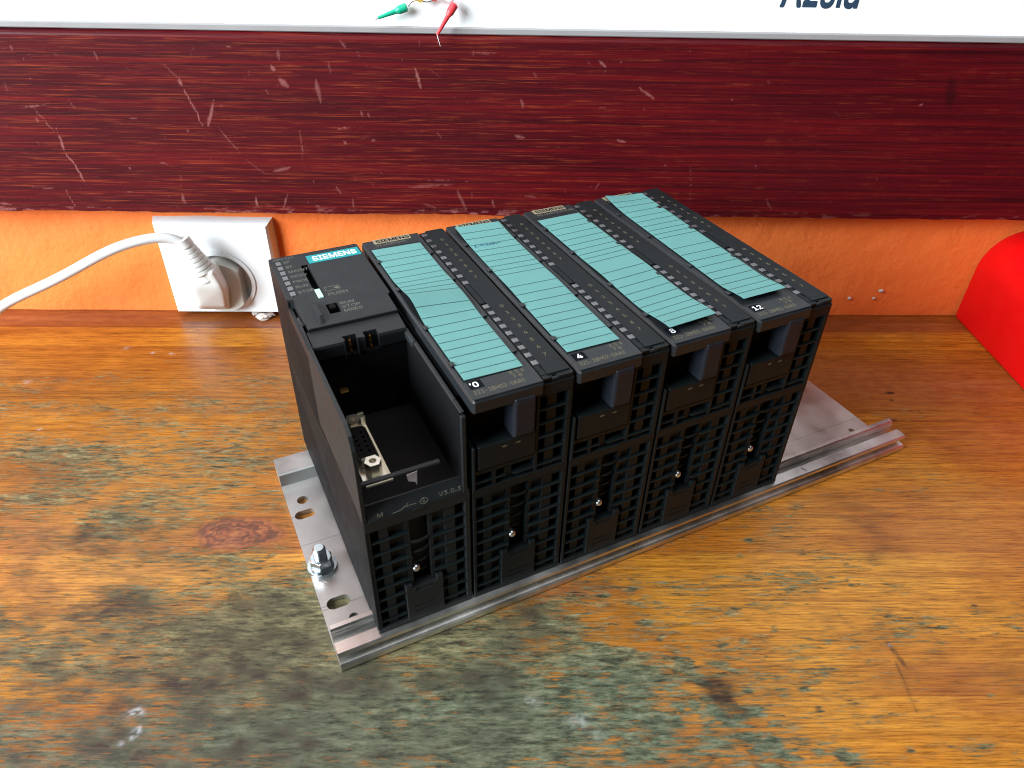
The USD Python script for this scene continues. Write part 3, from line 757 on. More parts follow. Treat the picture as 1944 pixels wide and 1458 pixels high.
# ------------------------------------------------------------------ the red plastic case at the right
rx0, ry1, rH, rR = 313.5, 424.3, 65.0, 27.0
prof = [(rx0 + 1.0, 0.4)] + [(rx0 + .2, 3)] + [(rx0 + rR * (1 - math.cos(a)), rH - rR + rR * math.sin(a)) for a in np.linspace(0, np.pi / 2, 26)] + \
       [(560 - rR * (1 - math.sin(a)), rH - rR + rR * math.cos(a)) for a in np.linspace(0, np.pi / 2, 26)] + [(559, .4)]
case = remap(prism(Polygon(prof), 0, 1), lambda a, b, c: (a, c, b))
# rounded near end: scale the profile in along y
rings = []
for yy, ins in [(ry1, 1.2), (ry1 - .8, .3), (ry1 - 2, 0)] + [(ry1 - 2 - k * 12, 0) for k in range(1, 13)] + [(ry1 - 150 - 20 * math.sin(a), 20 * (1 - math.cos(a))) for a in np.linspace(0.1, 1.45, 10)]:
    P = np.array(prof); c = np.array([(rx0 + 560) / 2, 0])
    half = (560 - rx0) / 2
    q = np.stack([c[0] + (P[:, 0] - c[0]) * (half - ins) / half, P[:, 1] * (rH - ins) / rH], 1)
    rings.append(np.stack([q[:, 0], np.full(len(q), yy), q[:, 1]], 1))
n = len(prof); v = np.vstack(rings); f = []
for k in range(len(rings) - 1):
    i = np.arange(n); j = (i + 1) % n
    f += [np.c_[k * n + i, k * n + j, (k + 1) * n + j], np.c_[k * n + i, (k + 1) * n + j, (k + 1) * n + i]]
c1 = len(v); v = np.vstack([v, rings[0].mean(0)[None], rings[-1].mean(0)[None]])
i = np.arange(n); j = (i + 1) % n
f += [np.c_[j, i, np.full(n, c1)], np.c_[(len(rings) - 1) * n + i, (len(rings) - 1) * n + j, np.full(n, c1 + 1)]]
rm = trimesh.Trimesh(v, np.vstack(f), process=False)
if rm.volume < 0: rm.invert()
p = part("/World", "plastic_case", rm, M_RED, smooth=45)
tag(stage.GetPrimAtPath(p), "bright red rounded plastic case at the right edge against the wall", "plastic case")

# ------------------------------------------------------------------ the equipment on its rail
ANG = 0.433156
O = np.array([-43.939, 171.481, 0.0])
UA = np.array([math.cos(ANG), math.sin(ANG), 0]); VA = np.array([-math.sin(ANG), math.cos(ANG), 0])
H = 112.4; WB = 9.7

rail = thing("mounting_rail", "aluminium mounting rail with slots and upturned front lip under the black modules", "mounting rail", O, ANG)
UL, UR = -17.0, 284.5
plate = bx(UL, 283.0, 10.0, 104.0, 0.15, 2.6)


def slot(uc, vc, ln, d):
    return prism(sbox(uc - ln / 2 + d / 2, vc - 1e-3, uc + ln / 2 - d / 2, vc + 1e-3).buffer(d / 2, 16), -2, 6)


plate = sub(plate, slot(-10.7, 81.5, 9.6, 5.2), cyl((-9.8, 91.0, -2), (-9.8, 91.0, 6), 2.6, n=28), slot(-9.7, 26.8, 10.0, 5.8), cyl((-6.0, 17.2, -2), (-6.0, 17.2, 6), 2.0, n=20), cyl((271.5, 18.2, -2), (271.5, 18.2, 6), 1.6, n=20),
            bx(UL - 1, 290, 24.9, 25.2, 2.42, 4), bx(UL - 1, 290, 62.6, 62.85, 2.45, 4), bx(UL - 1, -12, 26.6, 26.9, 2.4, 4), bx(UL - 1, -14, 81.6, 81.9, 2.4, 4), bx(UL - 1, -13, 47.8, 48.1, 2.4, 4))
part(rail, "base_plate", plate, M_ALU)


def along(profile, u0, u1):
    return remap(prism(Polygon(profile), u0, u1), lambda a, b, c: (c, a, b))


part(rail, "rear_ledge", along([(103.9, 0.15), (118.4, 0.15), (118.4, 8.2), (117.9, 8.8), (106.3, 8.8), (105.5, 8.2), (103.9, 2.6)], UL, 280), M_ALU)
lip = [(10.1, 0.15), (10.1, 12.4), (9.6, 12.9), (7.6, 12.9), (6.9, 12.2), (6.9, 10.9), (6.5, 10.6), (6.5, 9.6), (6.9, 9.3), (6.9, 8.0), (6.5, 7.7), (6.5, 6.7), (6.9, 6.4), (6.9, 3.2), (6.9, .15)]
part(rail, "lip", along(lip, UL, 285.5), M_ALUP)
fb = [(7.0, 0.15), (7.0, 3.1), (3.9, 3.1), (3.4, 6.0), (4.0, 8.2), (4.0, 9.0), (3.6, 9.45), (-1.5, 9.45), (-2.1, 8.9), (-2.1, 7.4), (-1.6, 6.9), (1.4, 6.3), (1.9, 5.2), (1.4, 4.2), (-2.6, 3.7), (-3.3, 3.1), (-3.6, 1.2), (-3.2, 0.15)]
part(rail, "front_profile", along(fb, UL, 286.5), M_ALUP)
# earthing bolt
bc = np.array([-11.2, 47.5])


def hexp(r, z0, z1, a0=0.2):
    a = np.arange(6) * np.pi / 3 + a0
    return prism(Polygon(np.c_[bc[0] + r * np.cos(a), bc[1] + r * np.sin(a)]), z0, z1)


thr = []
for k in range(7):
    z_ = 8.2 + k * 0.95
    thr += [cyl((bc[0], bc[1], z_), (bc[0], bc[1], z_ + .48), 2.35, 2.75, 24), cyl((bc[0], bc[1], z_ + .48), (bc[0], bc[1], z_ + .95), 2.75, 2.35, 24)]
thr.append(cyl((bc[0], bc[1], 2.7), (bc[0], bc[1], 8.2), 2.4))
thr.append(cyl((bc[0], bc[1], 8.2 + 6.65), (bc[0], bc[1], 15.4), 2.35, 2.0))
b = part(rail, "bolt", thr, M_ZINC)
nut = trimesh.Trimesh(*hull(np.vstack([hexp(4.9, 5.6, 9.0).vertices, cyl((bc[0], bc[1], 5.2), (bc[0], bc[1], 9.4), 4.2, n=30).vertices])), process=False)
part(b, "nut", nut, M_ZINC)
part(b, "washer", sub(cyl((bc[0], bc[1], 2.65), (bc[0], bc[1], 4.1), 6.3, n=40), cyl((bc[0], bc[1], 2), (bc[0], bc[1], 5), 2.6, n=24)), M_ZINC, smooth=30)
part(b, "lock_washer", sub(cyl((bc[0], bc[1], 4.1), (bc[0], bc[1], 5.2), 5.0, n=36), cyl((bc[0], bc[1], 3), (bc[0], bc[1], 6), 2.6, n=24)), M_ZINC, smooth=30)
# earth symbol stamped beside the bolt
mk = np.array([-10.0, 40.6])
stamp = [sub(cyl((*mk, 2.55), (*mk, 2.72), 2.6, n=36), cyl((*mk, 2), (*mk, 3), 2.25, n=36)), bx(mk[0] - .15, mk[0] + .15, mk[1] - .1, mk[1] + 1.6, 2.55, 2.72), bx(mk[0] - 1.3, mk[0] + 1.3, mk[1] - .3, mk[1] - .05, 2.55, 2.72),
         bx(mk[0] - .8, mk[0] + .8, mk[1] - .85, mk[1] - .6, 2.55, 2.72), bx(mk[0] - .35, mk[0] + .35, mk[1] - 1.4, mk[1] - 1.15, 2.55, 2.72)]
part(rail, "earth_symbol", stamp, M_STEEL)
part(rail, "pen_mark", [prism(Polygon([(219, -.2), (219.5, -.2), (218.3, 2.6), (217.9, 2.4)]), 9.46, 9.5)], M_INK)

ROWS = [66.6, 60.5, 54.0, 47.7, 41.3, 35.0, 28.5, 22.2, 15.7]
UROWS = [105.5, 99.0, 92.6, 86.3, 79.8]


def slat(parent, u0, u1, w, mat, v0=0.2, depth=3.0, th=0.5):
    """One horizontal grille slat, its lit upper edge a chamfer."""
    m = hullm([(u, vv, ww) for u in (u0, u1) for vv, ww in ((v0, w - th), (v0, w - .30), (v0 + .30, w), (v0 + depth, w), (v0 + depth, w - th))])
    part(parent, "grille_slat", m, M_SLAT_LIT)


def lower_grille(t, base, mat, top_row):
    """The louvred lower front: slats, recessed bars, screw channel, retaining tab. base(list) collects the one-piece housing."""
    rows = [r for r in ROWS if r < top_row]
    hs = []
    # recessed vertical bars behind the slats
    for (a, b_) in ((4.9, 8.4), (29.6, 33.6)):
        hs.append(bx(a, b_, 1.1, 12, 10, top_row - .8))
    hs.append(bx(14.4, 16.2, 1.5, 12, 30, top_row - .8)); hs.append(bx(23.6, 25.0, 1.5, 12, 30, top_row - .8))
    for w in rows:
        if w > 30:
            slat(t, 1.9, 15.6, w, mat); slat(t, 24.0, 37.4, w, mat)
        else:
            slat(t, 1.9, 12.0, w, mat); slat(t, 27.7, 37.4, w, mat)
    hs += [bx(8.4, 14.5, 2.3, 12, 10, top_row - .8), bx(24.9, 29.7, 2.3, 12, 10, top_row - .8)]
    base += hs
    # screwdriver channel: stacked arches deeper towards the screw
    ar = []
    for k, w in enumerate(rows[1:6]):
        r = 4.0
        dv = 1.0 + 0.9 * k
        a = np.linspace(0, np.pi, 11)
        outer = [(19.7 + (r + .55) * math.cos(x), dv - (r + .3) * .55 * math.sin(x) + 2.0) for x in a]
        inner = [(19.7 + r * math.cos(x), dv - r * .55 * math.sin(x) + 2.6) for x in a[::-1]]
        ar.append(prism(Polygon(outer + inner), w - .8, w))
    part(t, "screw_channel", ar, mat)
    part(t, "fixing_screw", cat([cyl((17.6, 2.2, 38.2), (17.6, 11, 38.2), 1.6, n=18), trimesh.creation.icosphere(2, 1.6).apply_translation([17.6, 2.2, 38.2])]), M_STEEL, smooth=40)
    # retaining tab
    tabm = sub(bx(12.3, 27.4, -0.12, 4, 10.6, 29.2, 0.2), bx(16.2, 23.6, -2, 0.2, 27.2, 40), bx(15.2, 24.4, -2, .1, 18.0, 18.6), bx(15.2, 24.4, -2, .1, 15.0, 15.6))
    tabm = cat([tabm, bx(12.3, 15.0, -.12, 3, 29.2, 31.8, .2), bx(24.8, 27.4, -.12, 3, 29.2, 31.8, .2)])
    part(t, "retaining_tab", tabm, mat)


def paper_sheet(t, corners, lift, lines, handwriting=None, dot=None):
    """The teal label strip: corners TL, TR, BL, BR (u, v); lift(s, r) gives its height above the door."""
    TL, TR, BL, BR = (np.array(c, float) for c in corners)
    ns, nr = 60, 10

    def at(s, r):  # s down the strip, r across
        s, r = np.asarray(s, float), np.asarray(r, float)
        p = (TL[None] * (1 - r)[:, None] + TR[None] * r[:, None]) * (1 - s)[:, None] + (BL[None] * (1 - r)[:, None] + BR[None] * r[:, None]) * s[:, None]
        return np.c_[p, H + 0.12 + lift(s, r)]
    S, Rr = np.meshgrid(np.linspace(0, 1, ns), np.linspace(0, 1, nr), indexing="ij")
    topv = at(S.ravel(), Rr.ravel()); botv = topv.copy(); botv[:, 2] -= 0.11
    i, j = np.meshgrid(np.arange(ns - 1), np.arange(nr - 1), indexing="ij")
    a = (i * nr + j).ravel()
    f = np.vstack([np.c_[a, a + nr, a + nr + 1], np.c_[a, a + nr + 1, a + 1]])
    n = len(topv)
    rim = np.r_[np.arange(nr - 1), np.arange(nr - 1, ns * nr - 1, nr), np.arange(ns * nr - 1, (ns - 1) * nr, -1), np.arange((ns - 1) * nr, 0, -nr)]
    rn = np.roll(rim, -1)
    f = np.vstack([f, f[:, ::-1] + n, np.c_[rim, rn, rn + n], np.c_[rim, rn + n, rim + n]])
    pp = part(t, "paper_label", trimesh.Trimesh(np.vstack([topv, botv]), f, process=False), M_PAPER, smooth=True)
    ms = []
    for s in lines:
        r = np.linspace(0.01, 0.99, 9); hw = 0.0014
        p0, p1 = at(np.full(9, s - hw), r), at(np.full(9, s + hw), r)
        vv = np.vstack([p0, p1]); vv[:, 2] += 0.035
        k = np.arange(8)
        ms.append(trimesh.Trimesh(vv, np.vstack([np.c_[k, k + 9, k + 10], np.c_[k, k + 10, k + 1]]), process=False))
    part(pp, "printed_line", ms, M_INK, label="printed row lines of the label")
    if handwriting:
        for pts in handwriting:
            q = spline(pts, 4 * len(pts))
            q3 = np.c_[q, np.full(len(q), 0.0)]
            ln = np.linalg.norm(TL - BL)
            s = (TL[1] - q[:, 1]) / (TL[1] - BL[1])
            q3[:, 2] = H + .17 + lift(s, np.full(len(s), .5))
            part(pp, "pen_stroke", tube(q3, 0.16, 6), M_PEN)
    if dot:
        part(pp, "ink_dot", cyl((*dot, H + .12), (*dot, H + .2), .45, n=12), M_INK)


LINES0 = [107.5, 102.2, 96.5, 91.1, 85.9, 81.0, 76.3, 72.3, 68.2, 57.7, 51.4, 45.5, 39.9, 34.5, 29.5, 24.6, 19.8, 15.0]
L01 = [(114 - x) / (114 - 10.8) for x in LINES0]


def io_module(k, label, order, type_text, channels, address, corners, lift, handwriting=None, dot=None, digits_top=True):
    t = thing("io_module", label, "input output module", O + UA * (40 * k) + np.array([0, 0, WB]), ANG, off=(0, 0, WB), group="input and output modules on the rail")
    A, B = 0.35, 39.45
    hs = [bx(A, B, 12, 124.0, WB, 105.6), bx(A, 1.9, 0.2, 12.2, WB, 90.6, .3), bx(37.4, B, 0.2, 12.2, WB, 108.2, .3), bx(A, B, 0, 12.2, WB, 12.0, .3),
          bx(A, B, 0.1, 12.2, 66.6, 70.4, .25), bx(25.3, 26.6, .4, 12.2, 70, 108, .2), bx(26.6, 37.4, 2.3, 12, 105.4, 108.6),
          bx(A, 28, 11.5, 13, 70, 106), bx(1.9, 25.5, 0.6, 12.2, 77.2, 78.9), bx(29.6, 33.4, 1.1, 12, 70, 105.6), bx(1.9, 37.4, 6.5, 12, 12, 66.6)]
    # seam row keys
    hs += [bx(19.8, 23.2, -.15, 1, 69.2, 70.2, .1), bx(13.5, 16.5, 1.5, 12, 68, 76), bx(8.5, 9.8, .5, 12, 70, 77.4)]
    lower_grille(t, hs, M_BLACK, 66.7)
    for w in UROWS:
        slat(t, 26.5, 37.5, w, M_BLACK)
    slat(t, 16.5, 37.5, 73.0, M_BLACK); slat(t, 1.9, 13.6, 73.6, M_BLACK)
    # top strip right of the door, with the notch at the front and the hinge bump at the back
    top = cat([prism(Polygon([(27.6, 0.0), (38.9, 0.0), (39.45, .6), (39.45, 123.6), (38.6, 124.4), (31.2, 124.4), (30.4, 123.2), (27.6, 123.2)]), 105.7, H - 2.4),
               prism(Polygon([(27.6, .9), (30.4, .9), (31.2, 1.9), (33.0, 2.3), (33.6, .6), (38.7, 0.5), (39.25, 1.1), (39.45, 123.6), (38.6, 124.4), (31.2, 124.4), (30.4, 123.2), (27.6, 123.2)]), H - 2.4, H - .5)])
    part(t, "hinge_pin", cyl((30.9, 1.3, H - 1.5), (33.2, 1.3, H - 1.5), .75, n=12), M_BLACK2, smooth=40)
    cap = prism(Polygon([(30.1, 2.6), (38.6, 2.6), (38.9, 3.2), (38.9, 123.0), (38.3, 123.6), (31.2, 123.6), (30.1, 122.6)]), H - .52, H)
    hs += [top, cap, bx(27.8, 30.0, 3, 122.5, H - .6, H - .35)]
    part(t, "housing", hs, M_BLACK)
    # channel lamps
    for lo, hi, n in ((120.0, 72.3, 9), (51.8, 10.5, 9)):
        for j in range(n):
            vv = lo + (hi - lo) * j / (n - 1)
            dim = (lo > 100 and j < 3)
            part(t, "status_lamp", bx(27.95, 30.25, vv - 1.25, vv + 1.25, H - .5, H - .02, .12), M_LEDOFF if dim or k == 4 and lo > 100 else M_LED)
    part(t, "lamp_groove", bx(27.75, 30.2, 53.8, 54.4, H - .3, H + .02), M_INK)
    part(t, "lamp_groove", bx(29.9, 30.2, 6.6, 9.0, H - .3, H + .02), M_INK)
    nums = []
    for lo, hi in ((111.6, 73.9), (48.6, 12.6)):
        for j in range(8):
            nums.append(txt(str(j), 1.9, (33.9, lo + (hi - lo) * j / 7, H + .005), depth=.03))
    part(t, "channel_number", nums, M_PRINTY, label="column of channel numbers 0 to 7, printed twice")
    # front door flap holding the label
    do = cat([bx(.55, 27.3, -1.0, 124.2, 106.2, H - .25, .9)])
    rails_ = [bx(.75, 2.0, 0, 123.4, H - .4, H + .05, .2), bx(25.9, 27.1, 2.6, 121, H - .4, H + .02, .2), bx(1.0, 27.0, 115.4, 123.8, H - .4, H, .2), bx(1.0, 27.0, -.4, 9.8, H - .4, H, .2)]
    d = part(t, "door", [do] + rails_, M_BLACK2)
    for vv in (102.8, 77.3, 46.1, 20.6):
        part(d, "label_clip", bx(1.2, 2.9, vv - 1.3, vv + 1.3, H, H + .75, .2), M_BLACK2)
    for vv in (102.4, 76.9, 45.8, 19.9):
        part(d, "label_clip", bx(24.6, 26.6, vv - 1.2, vv + 1.2, H, H + .6, .2), M_BLACK2)
    bd = part(t, "maker_plate", bx(5.6, 22.6, 119.6, 123.9, H - .05, H + .1), M_BEIGE)
    part(bd, "lettering", fit(txt("SIEMENS", 2.5, (6.5, 120.5, H + .1), bold=True), 15.4), M_INK)
    part(t, "type_text", txt(type_text, 1.5, (5.8, 117.4, H + .005), depth=.03), M_PRINT)
    part(t, "order_number", fit(txt(order, 2.0, (2.6, 2.0, H + .005), depth=.03), 18.6), M_PRINTY)
    part(t, "version_text", [txt(channels[0], 1.7, (18.0, 7.6, H + .005), depth=.03), txt(channels[1], 1.7, (18.4, 5.2, H + .005), depth=.03)], M_PRINTY)
    ad = part(t, "address_tag", bx(2.6, 7.6, 5.0, 9.4, H - .05, H + .08), M_INK)
    w_ = {1: 3.9, 2: 3.3}[len(address)]
    part(ad, "number", txt(address, 2.6, (w_, 5.9, H + .08), depth=.03, bold=True), M_WHITEPRINT)
    if k == 1:
        part(ad, "number", txt("'", 2.2, (2.9, 6.2, H + .08), depth=.03, bold=True), M_WHITEPRINT)
    paper_sheet(t, corners, lift, L01, handwriting, dot)
    # release lever and the latch block below the door
    part(t, "release_lever", cat([bx(15.4, 24.2, -1.5, 8, 91.0, 108.6, .9), bx(16.5, 23.3, -1.65, .1, 93.0, 107.0, .1)]), M_LEVER)
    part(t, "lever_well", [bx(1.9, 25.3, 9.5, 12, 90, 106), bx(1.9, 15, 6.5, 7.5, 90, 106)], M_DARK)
    lb = part(t, "latch_block", cat([bx(2.6, 25.2, -0.15, 11, 79.6, 90.6, .4), bx(A + .1, 1.6, -.3, 1, 70.5, 91.0, .3)]), M_BLACK)
    part(lb, "arrow_mark", [onfront(prism(Polygon([(11.6, 88.0), (12.9, 88.6), (12.9, 87.4)]), .15, .2)), onfront(prism(Polygon([(13.0, 87.8), (13.9, 87.8), (13.9, 88.2), (13.0, 88.2)]), .15, .2))], M_PRINTY)
    part(lb, "arrow_mark", [onfront(prism(Polygon([(19.4, 88.0), (18.1, 88.6), (18.1, 87.4)]), .15, .2)), onfront(prism(Polygon([(17.1, 87.8), (18.0, 87.8), (18.0, 88.2), (17.1, 88.2)]), .15, .2))], M_PRINTY)
    return t


def flat_lift(s, r):
    return 0.15 + 0 * s


gs = lambda x, c, w: np.exp(-((x - c) / w) ** 2)
io_module(1, "black input module with flat teal label and address 0 beside the controller", "321-1BH02-0AA0", "DI 16xDC24V", ("X 5 6", "7 8"), "0", [(2.4, 114.4), (24.4, 113.2), (2.4, 10.6), (24.2, 10.0)],
          lambda s, r: 0.2 + 2.9 * gs(s, 0.49, .10) * (0.35 + 0.75 * (1 - r)) + .5 * gs(s, .36, .05), dot=(9.6, 14.0))
hw = []
x0, y0 = 4.8, 98.4
for pts in ([(0, 0), (0.4, 2.8)], [(2.0, 2.9), (0.3, 1.4), (2.2, 0.1)], [(2.9, 1.2), (4.0, 1.3)], [(4.8, 2.9), (4.6, .6), (5.3, .2)], [(4.3, 1.9), (5.5, 2.0)], [(6.1, 1.8), (7.4, .2)], [(7.4, 1.8), (6.2, .2)],
            [(8.0, 1.7), (8.2, .3), (8.9, .4), (9.2, 1.7), (9.4, .2)], [(10.0, 1.0), (10.8, 1.7), (10.3, .2), (11.4, 1.5)], [(12.0, 1.7), (12.2, .3), (13.0, .5), (13.2, 1.8)], [(13.8, .9), (14.8, 1.1)]):
    p = np.array(pts, float) * (0.82, 0.85)
    if len(p) == 2:
        p = np.vstack([p[0], (p[0] + p[1]) / 2 + .05, p[1]])
    hw.append(p + (x0, y0 + p[:, :1].mean() * -.03))
io_module(2, "black input module with blue pen handwriting on its teal label and address 4", "321-1BH02-0AA0", "DI 16xDC24V", ("X 5 6", "7 8"), "4", [(3.6, 119.2), (24.9, 117.2), (2.2, 10.9), (24.0, 10.5)],
          lambda s, r: 0.2 + 1.0 * gs(s, 0.0, .10) + .35 * gs(s, .55, .1), handwriting=hw)
io_module(3, "black output module whose teal label has slid down over its address tag", "322-1BH01-0AA0", "DO 16xDC24V/0.5A", ("X 5 6", "7 8"), "8", [(3.0, 112.2), (25.6, 112.6), (2.8, 6.3), (26.0, 8.3)],
          lambda s, r: 0.2 + 2.2 * sstep(.80, 1.0, s) * (0.75 + .35 * (1 - r)) + .4 * gs(s, .55, .1))
io_module(4, "black output module at the far right with a curled up label corner and address 12", "322-1BH01-0AA0", "DO 16xDC24V/0.5A", ("X 5 6", "7 8"), "12", [(5.6, 121.2), (27.4, 120.8), (3.0, 12.6), (24.6, 12.6)],
          lambda s, r: 0.2 + 1.9 * np.clip(1 - s / .22, 0, 1) ** 2 * np.clip(1 - r / .8, 0, 1) ** 1.5 + 1.6 * sstep(.86, 1.0, s))

# ------------------------------------------------------------------ the controller (its front flap missing)
c = thing("controller_module", "black controller module at the left end of the rail with its open front bay", "controller module", O + np.array([0, 0, WB]), ANG, off=(0, 0, WB))
A, B = 0.0, 39.4
hs = [bx(A, B, 58.0, 124.6, WB, 104), bx(A, B, 12, 58.2, WB, 72.5), bx(A, 1.9, 0.2, 12.2, WB, 72.5, .35), bx(37.2, B, .2, 12.2, WB, 72.5, .3), bx(A, B, 0, 12.2, WB, 12.0, .3),
      bx(1.9, 37.4, 6.5, 12, 12, 66.6), bx(A, B, 0.1, 12.2, 66.5, 71.6, .3), bx(17.8, 21.8, -.15, 1, 70.4, 71.4, .1)]
# left wall: one plate to the sloping front, with a moulding seam
lw = remap(prism(Polygon([(0.2, WB), (124.6, WB), (124.6, 110.8), (124.0, 111.4), (64, 111.4), (56, 110.6), (8, 110.6), (3.5, 108.5), (1.0, 104), (0.2, 98)]), 0, 1.3), lambda a, b, d: (d, a, b))
lw = sub(lw, remap(prism(Polygon([(-1, 71.7), (126, 62.8), (126, 63.35), (-1, 72.2)] ), -1, 0.5), lambda a, b, d: (d, a, b)), bx(-1, 3, 70.0, 87.5, 108.6, 115), bx(-1, .9, 53, 71, 109.4, 115))
hs.append(lw)
# right wall of the bay with its hinge rail
rw = remap(prism(Polygon([(0.2, 71), (57, 71), (57, 107.2), (14, 107.2), (1.2, 106.0), (0.2, 104)]), 36.9, 38.4), lambda a, b, d: (d, a, b))
part(c, 'bay_side_wall', rw, M_DARK)  # shade of the left wall painted in by the dark material
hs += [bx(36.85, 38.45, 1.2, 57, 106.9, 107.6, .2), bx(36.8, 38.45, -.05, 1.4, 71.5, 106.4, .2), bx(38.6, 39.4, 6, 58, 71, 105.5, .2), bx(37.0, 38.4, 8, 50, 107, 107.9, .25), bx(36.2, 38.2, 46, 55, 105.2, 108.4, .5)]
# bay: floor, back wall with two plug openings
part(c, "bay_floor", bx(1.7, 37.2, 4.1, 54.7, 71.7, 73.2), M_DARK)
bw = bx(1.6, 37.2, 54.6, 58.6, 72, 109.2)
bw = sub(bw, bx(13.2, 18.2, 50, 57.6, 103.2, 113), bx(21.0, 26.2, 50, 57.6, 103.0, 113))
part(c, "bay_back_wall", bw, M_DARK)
hs += [bx(13.0, 13.4, 53.6, 55, 103, 110.6), bx(18.0, 18.4, 53.6, 55, 103, 110.6)]
lower_grille(c, hs, M_CPU, 66.6)
# the text strip under the bay
hs += [hullm([(u, vv, ww) for u in (1.8, 37.6) for vv, ww in ((0.0, 71.5), (0.3, 72.4), (3.4, 76.6), (4.0, 76.6), (4, 71.5))])]
part(c, "housing", hs, M_CPU)
bar = part(c, "bay_crossbar", cat([bx(1.2, 29.5, 1.6, 2.6, 87.3, 88.3, .2), bx(1.2, 29.5, 2.4, 4.0, 87.0, 87.6)]), M_CPU)
# top cover
cover = prism(Polygon([(2.7, 63.4), (37.0, 63.4), (37.4, 76.5), (38.6, 78), (38.6, 123.6), (37.8, 124.7), (0.8, 124.7), (0.0, 124.0), (0, 88), (2.4, 87)]), 104, H - .2)
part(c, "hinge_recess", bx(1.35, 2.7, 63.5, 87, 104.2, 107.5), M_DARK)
cover = sub(cover, bx(11.4, 14.2, 84.0, 113.8, H - 9, H + 5), bx(12.8, 17.2, 71.0, 78.4, H - 7, H + 5), bx(15.1, 38.0, 113.9, 121.3, H - .4, H + 3), bx(2.0, 4.6, 89.5, 121.0, H - .5, H + 3))
cp = part(c, "top_cover", [cover, bx(2.8, 36.9, 63.5, 64.6, H - .6, H - .05, .2)], M_CPU)
part(c, "front_ledge", sub(hullm([(u, vv, ww) for u in (1.8, 37.0) for vv, ww in ((63.6, 110.9), (63.6, 104), (54.2, 104), (53.8, 108.8), (54.2, 109.8))]), bx(13.2, 18.2, 50, 57.2, 100, 113), bx(21.0, 26.2, 50, 57.2, 100, 113)), M_CPU)
part(c, "thumb_ridge", hullm([(u, vv, ww) for vv, hw_, hh in ((66.0, 1.1, .1), (68.0, 1.0, 2.3), (76.5, 1.0, 2.5), (82.0, 1.1, .05)) for u, ww in ((8.7 - hw_, H - .3), (8.7 + hw_, H - .3), (8.7 - hw_ * .5, H - .2 + hh), (8.7 + hw_ * .5, H - .2 + hh))]), M_CPU)
part(c, "hinge_pin", cat([cyl((1.9, 72.5, 109.0), (1.9, 77.5, 109.0), .8, n=14), bx(1.3, 2.7, 70, 72.6, 107, 110.4, .3)]), M_CPU)
part(c, "hinge_slot", bx(36.9, 38.9, 77.5, 85, H - 2.5, H - .6), M_INK)
bd = part(c, "maker_plate", bx(15.2, 37.9, 114.0, 121.2, H - .4, H - .1), M_TEAL)
part(bd, "lettering", fit(txt("SIEMENS", 3.9, (17.0, 115.7, H - .1), bold=True), 19.2), M_WHITEPRINT)
part(c, "card_slot", bx(11.4, 14.2, 91.8, 113.8, H - 8.5, H - 6), M_INK)
part(c, "eject_button", bx(11.7, 13.9, 84.4, 91.4, H - 3, H + .15, .25), M_PALEGREEN)
part(c, "mode_switch", cat([bx(12.9, 17.1, 71.1, 78.3, H - 6.5, H - 4), bx(13.8, 16.2, 74.6, 77.8, H - 5, H + .1, .3)]), M_DARK)
names_ = ["SF", "BF", "MAINT", "DC5V", "FRCE", "RUN", "STOP"]
tx = []
for j, s in enumerate(names_):
    vv = 119.2 - 4.55 * j
    part(c, "status_lamp", bx(2.2, 4.4, vv - 1.6, vv + 1.6, H - .6, H - .15, .15), M_LED)
    tx.append(txt(s, 1.9, (5.3, vv - .9, H - .19), depth=.03, squeeze=.95))
part(c, "lamp_caption", tx, M_PRINT)
part(c, "switch_caption", [txt("RUN", 2.0, (18.1, 76.2, H - .19), depth=.03), txt("STOP", 2.0, (18.1, 73.2, H - .19), depth=.03), txt("MRES", 2.0, (18.1, 70.2, H - .19), depth=.03)], M_PRINT)
part(c, "push_caption", [txt("PUSH", 2.2, (15.6, 84.6, H - .19), depth=.03)] + [bx(a, b_, e, f_, H - .2, H - .16) for a, b_, e, f_ in ((15.6, 21.6, 88.4, 88.65), (15.6, 21.6, 91.6, 91.85), (15.6, 15.85, 88.4, 91.85), (21.35, 21.6, 88.4, 91.85))] +
     [prism(Polygon([(19.0, 90.1), (21.0, 91.2), (21.0, 89.0)]), H - .2, H - .16)], M_PRINT)
part(c, "port_caption", [txt("X1", 2.4, (2.8, 57.2, 0), depth=.04).apply_transform(trimesh.transformations.translation_matrix([0, 0, 109.75])), txt("MPI", 1.9, (8.0, 57.4, 109.75), depth=.05)], M_PRINT)
part(c, "type_caption", txt("CPU 312", 1.5, (1.6, 122.0, H - .19), depth=.03), M_PRINT)
part(c, "terminal_caption", [txt("M", 1.9, (5.0, -.02, 72.9), "front", .05), txt("V3.0.3", 2.0, (27.4, -.0, 73.6), "front", .05),
                             onfront(sub(cyl((22.0, 74.0, 0), (22.0, 74.0, .06), 1.5, n=28), cyl((22.0, 74.0, -1), (22.0, 74.0, 1), 1.25, n=28))), onfront(bx(21.9, 22.1, 73.2, 75, 0, .06)), onfront(bx(21.2, 22.8, 73.6, 73.8, 0, .06)),
                             onfront(prism(Polygon([(10.5, 72.6), (13.6, 72.9), (15.6, 74.4), (15.6, 74.7), (13.4, 73.15), (10.5, 72.85)]), 0, .06)), onfront(bx(15.6, 19.0, 74.0, 74.2, 0, .06)), onfront(bx(15.9, 16.1, 73.4, 75.4, 0, .06))], M_PRINTL)
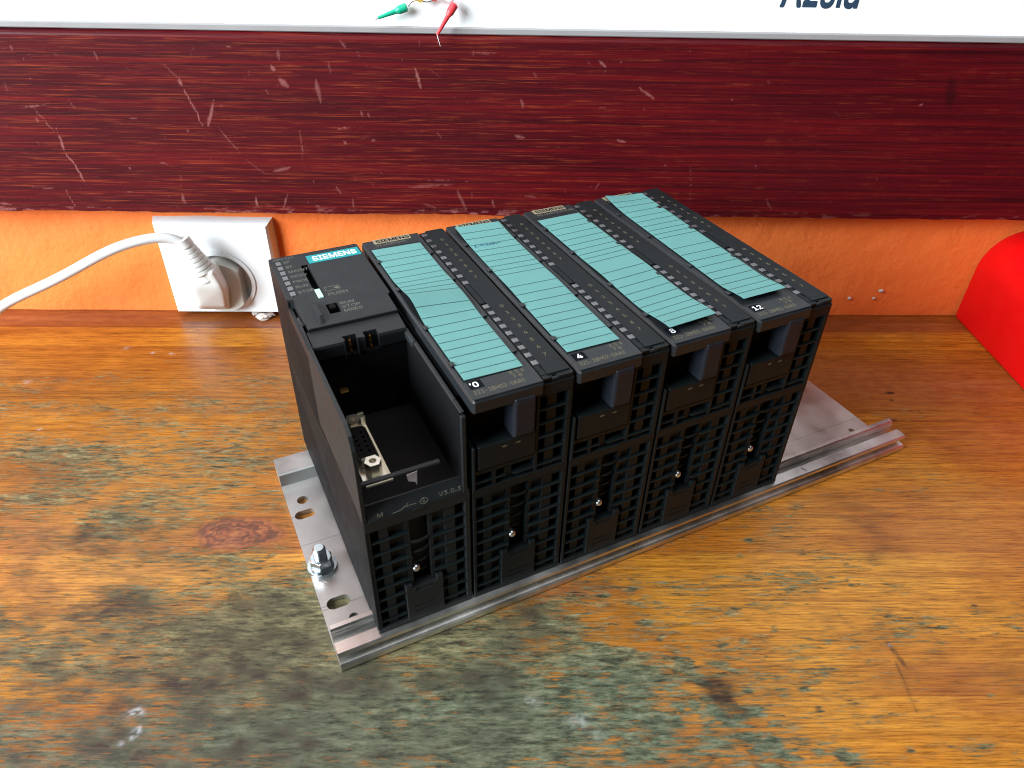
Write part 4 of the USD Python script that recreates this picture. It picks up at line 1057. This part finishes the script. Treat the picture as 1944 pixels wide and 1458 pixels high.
part(c, "torn_label", onfront(prism(Polygon([(18.1, 83.3), (21.9, 83.8), (21.5, 77.4), (20.9, 79.2), (19.6, 79.8), (18.5, 80.4)]), -5.2, -5.0)), plastic("torn_label_paper", (0.60, 0.62, 0.66), .6, 0.1))
# contacts in the two plug openings
for uu in (15.7, 23.4):
    part(c, "contact", cat([bx(uu - .35, uu + .35, 56.2, 57.2, 105.8, 108.6, .1), bx(uu - .25, uu + .25, 54.8, 57, 104.2, 104.6)]), M_BRASS)
part(c, "contact", bx(8.8, 12.0, 52.2, 54.6, 88.2, 89.0, .1), M_BRASS)
# serial port on the bay floor
PU, PV = 1.9, -0.9
sp = part(c, "serial_port", bx(4.0 + PU, 13.9 + PU, 15.5 + PV, 50.8 + PV, 73.2, 74.2, .1), M_CREAM)
sh = sub(bx(4.2 + PU, 12.0 + PU, 24.0 + PV, 43.2 + PV, 74.2, 79.8, 1.2), bx(5.0 + PU, 11.2 + PU, 24.8 + PV, 42.4 + PV, 75.5, 83, .0))
part(sp, "port_shell", cat([sh, bx(3.6 + PU, 12.4 + PU, 17.5 + PV, 49.5 + PV, 74.2, 74.8)]), M_NICKEL)
pins_ = bx(5.1 + PU, 11.1 + PU, 24.9 + PV, 42.3 + PV, 75, 79.2, .3)
pins_ = sub(pins_, *[cyl((9.5 + PU, 28 + 2.77 * i + PV, 77), (9.5 + PU, 28 + 2.77 * i + PV, 82), .6, n=10) for i in range(5)], *[cyl((6.6 + PU, 29.4 + 2.77 * i + PV, 77), (6.6 + PU, 29.4 + 2.77 * i + PV, 82), .6, n=10) for i in range(4)])
part(sp, "socket_block", pins_, M_DARK)
for vv in (46.2 + PV, 20.8 + PV):
    a = np.arange(6) * np.pi / 3
    hx = sub(prism(Polygon(np.c_[8.5 + PU + 3.1 * np.cos(a), vv + 3.1 * np.sin(a)]), 74.8, 80.6), cyl((8.5 + PU, vv, 77), (8.5 + PU, vv, 82), 1.35, n=18))
    part(sp, "jack_screw", hx, M_NICKEL)
for vv in (47.6, 50.0):
    part(sp, "mounting_clip", bx(11.4 + PU, 14.0 + PU, vv, vv + 1.2, 74.0, 78.2, .15), M_NICKEL)
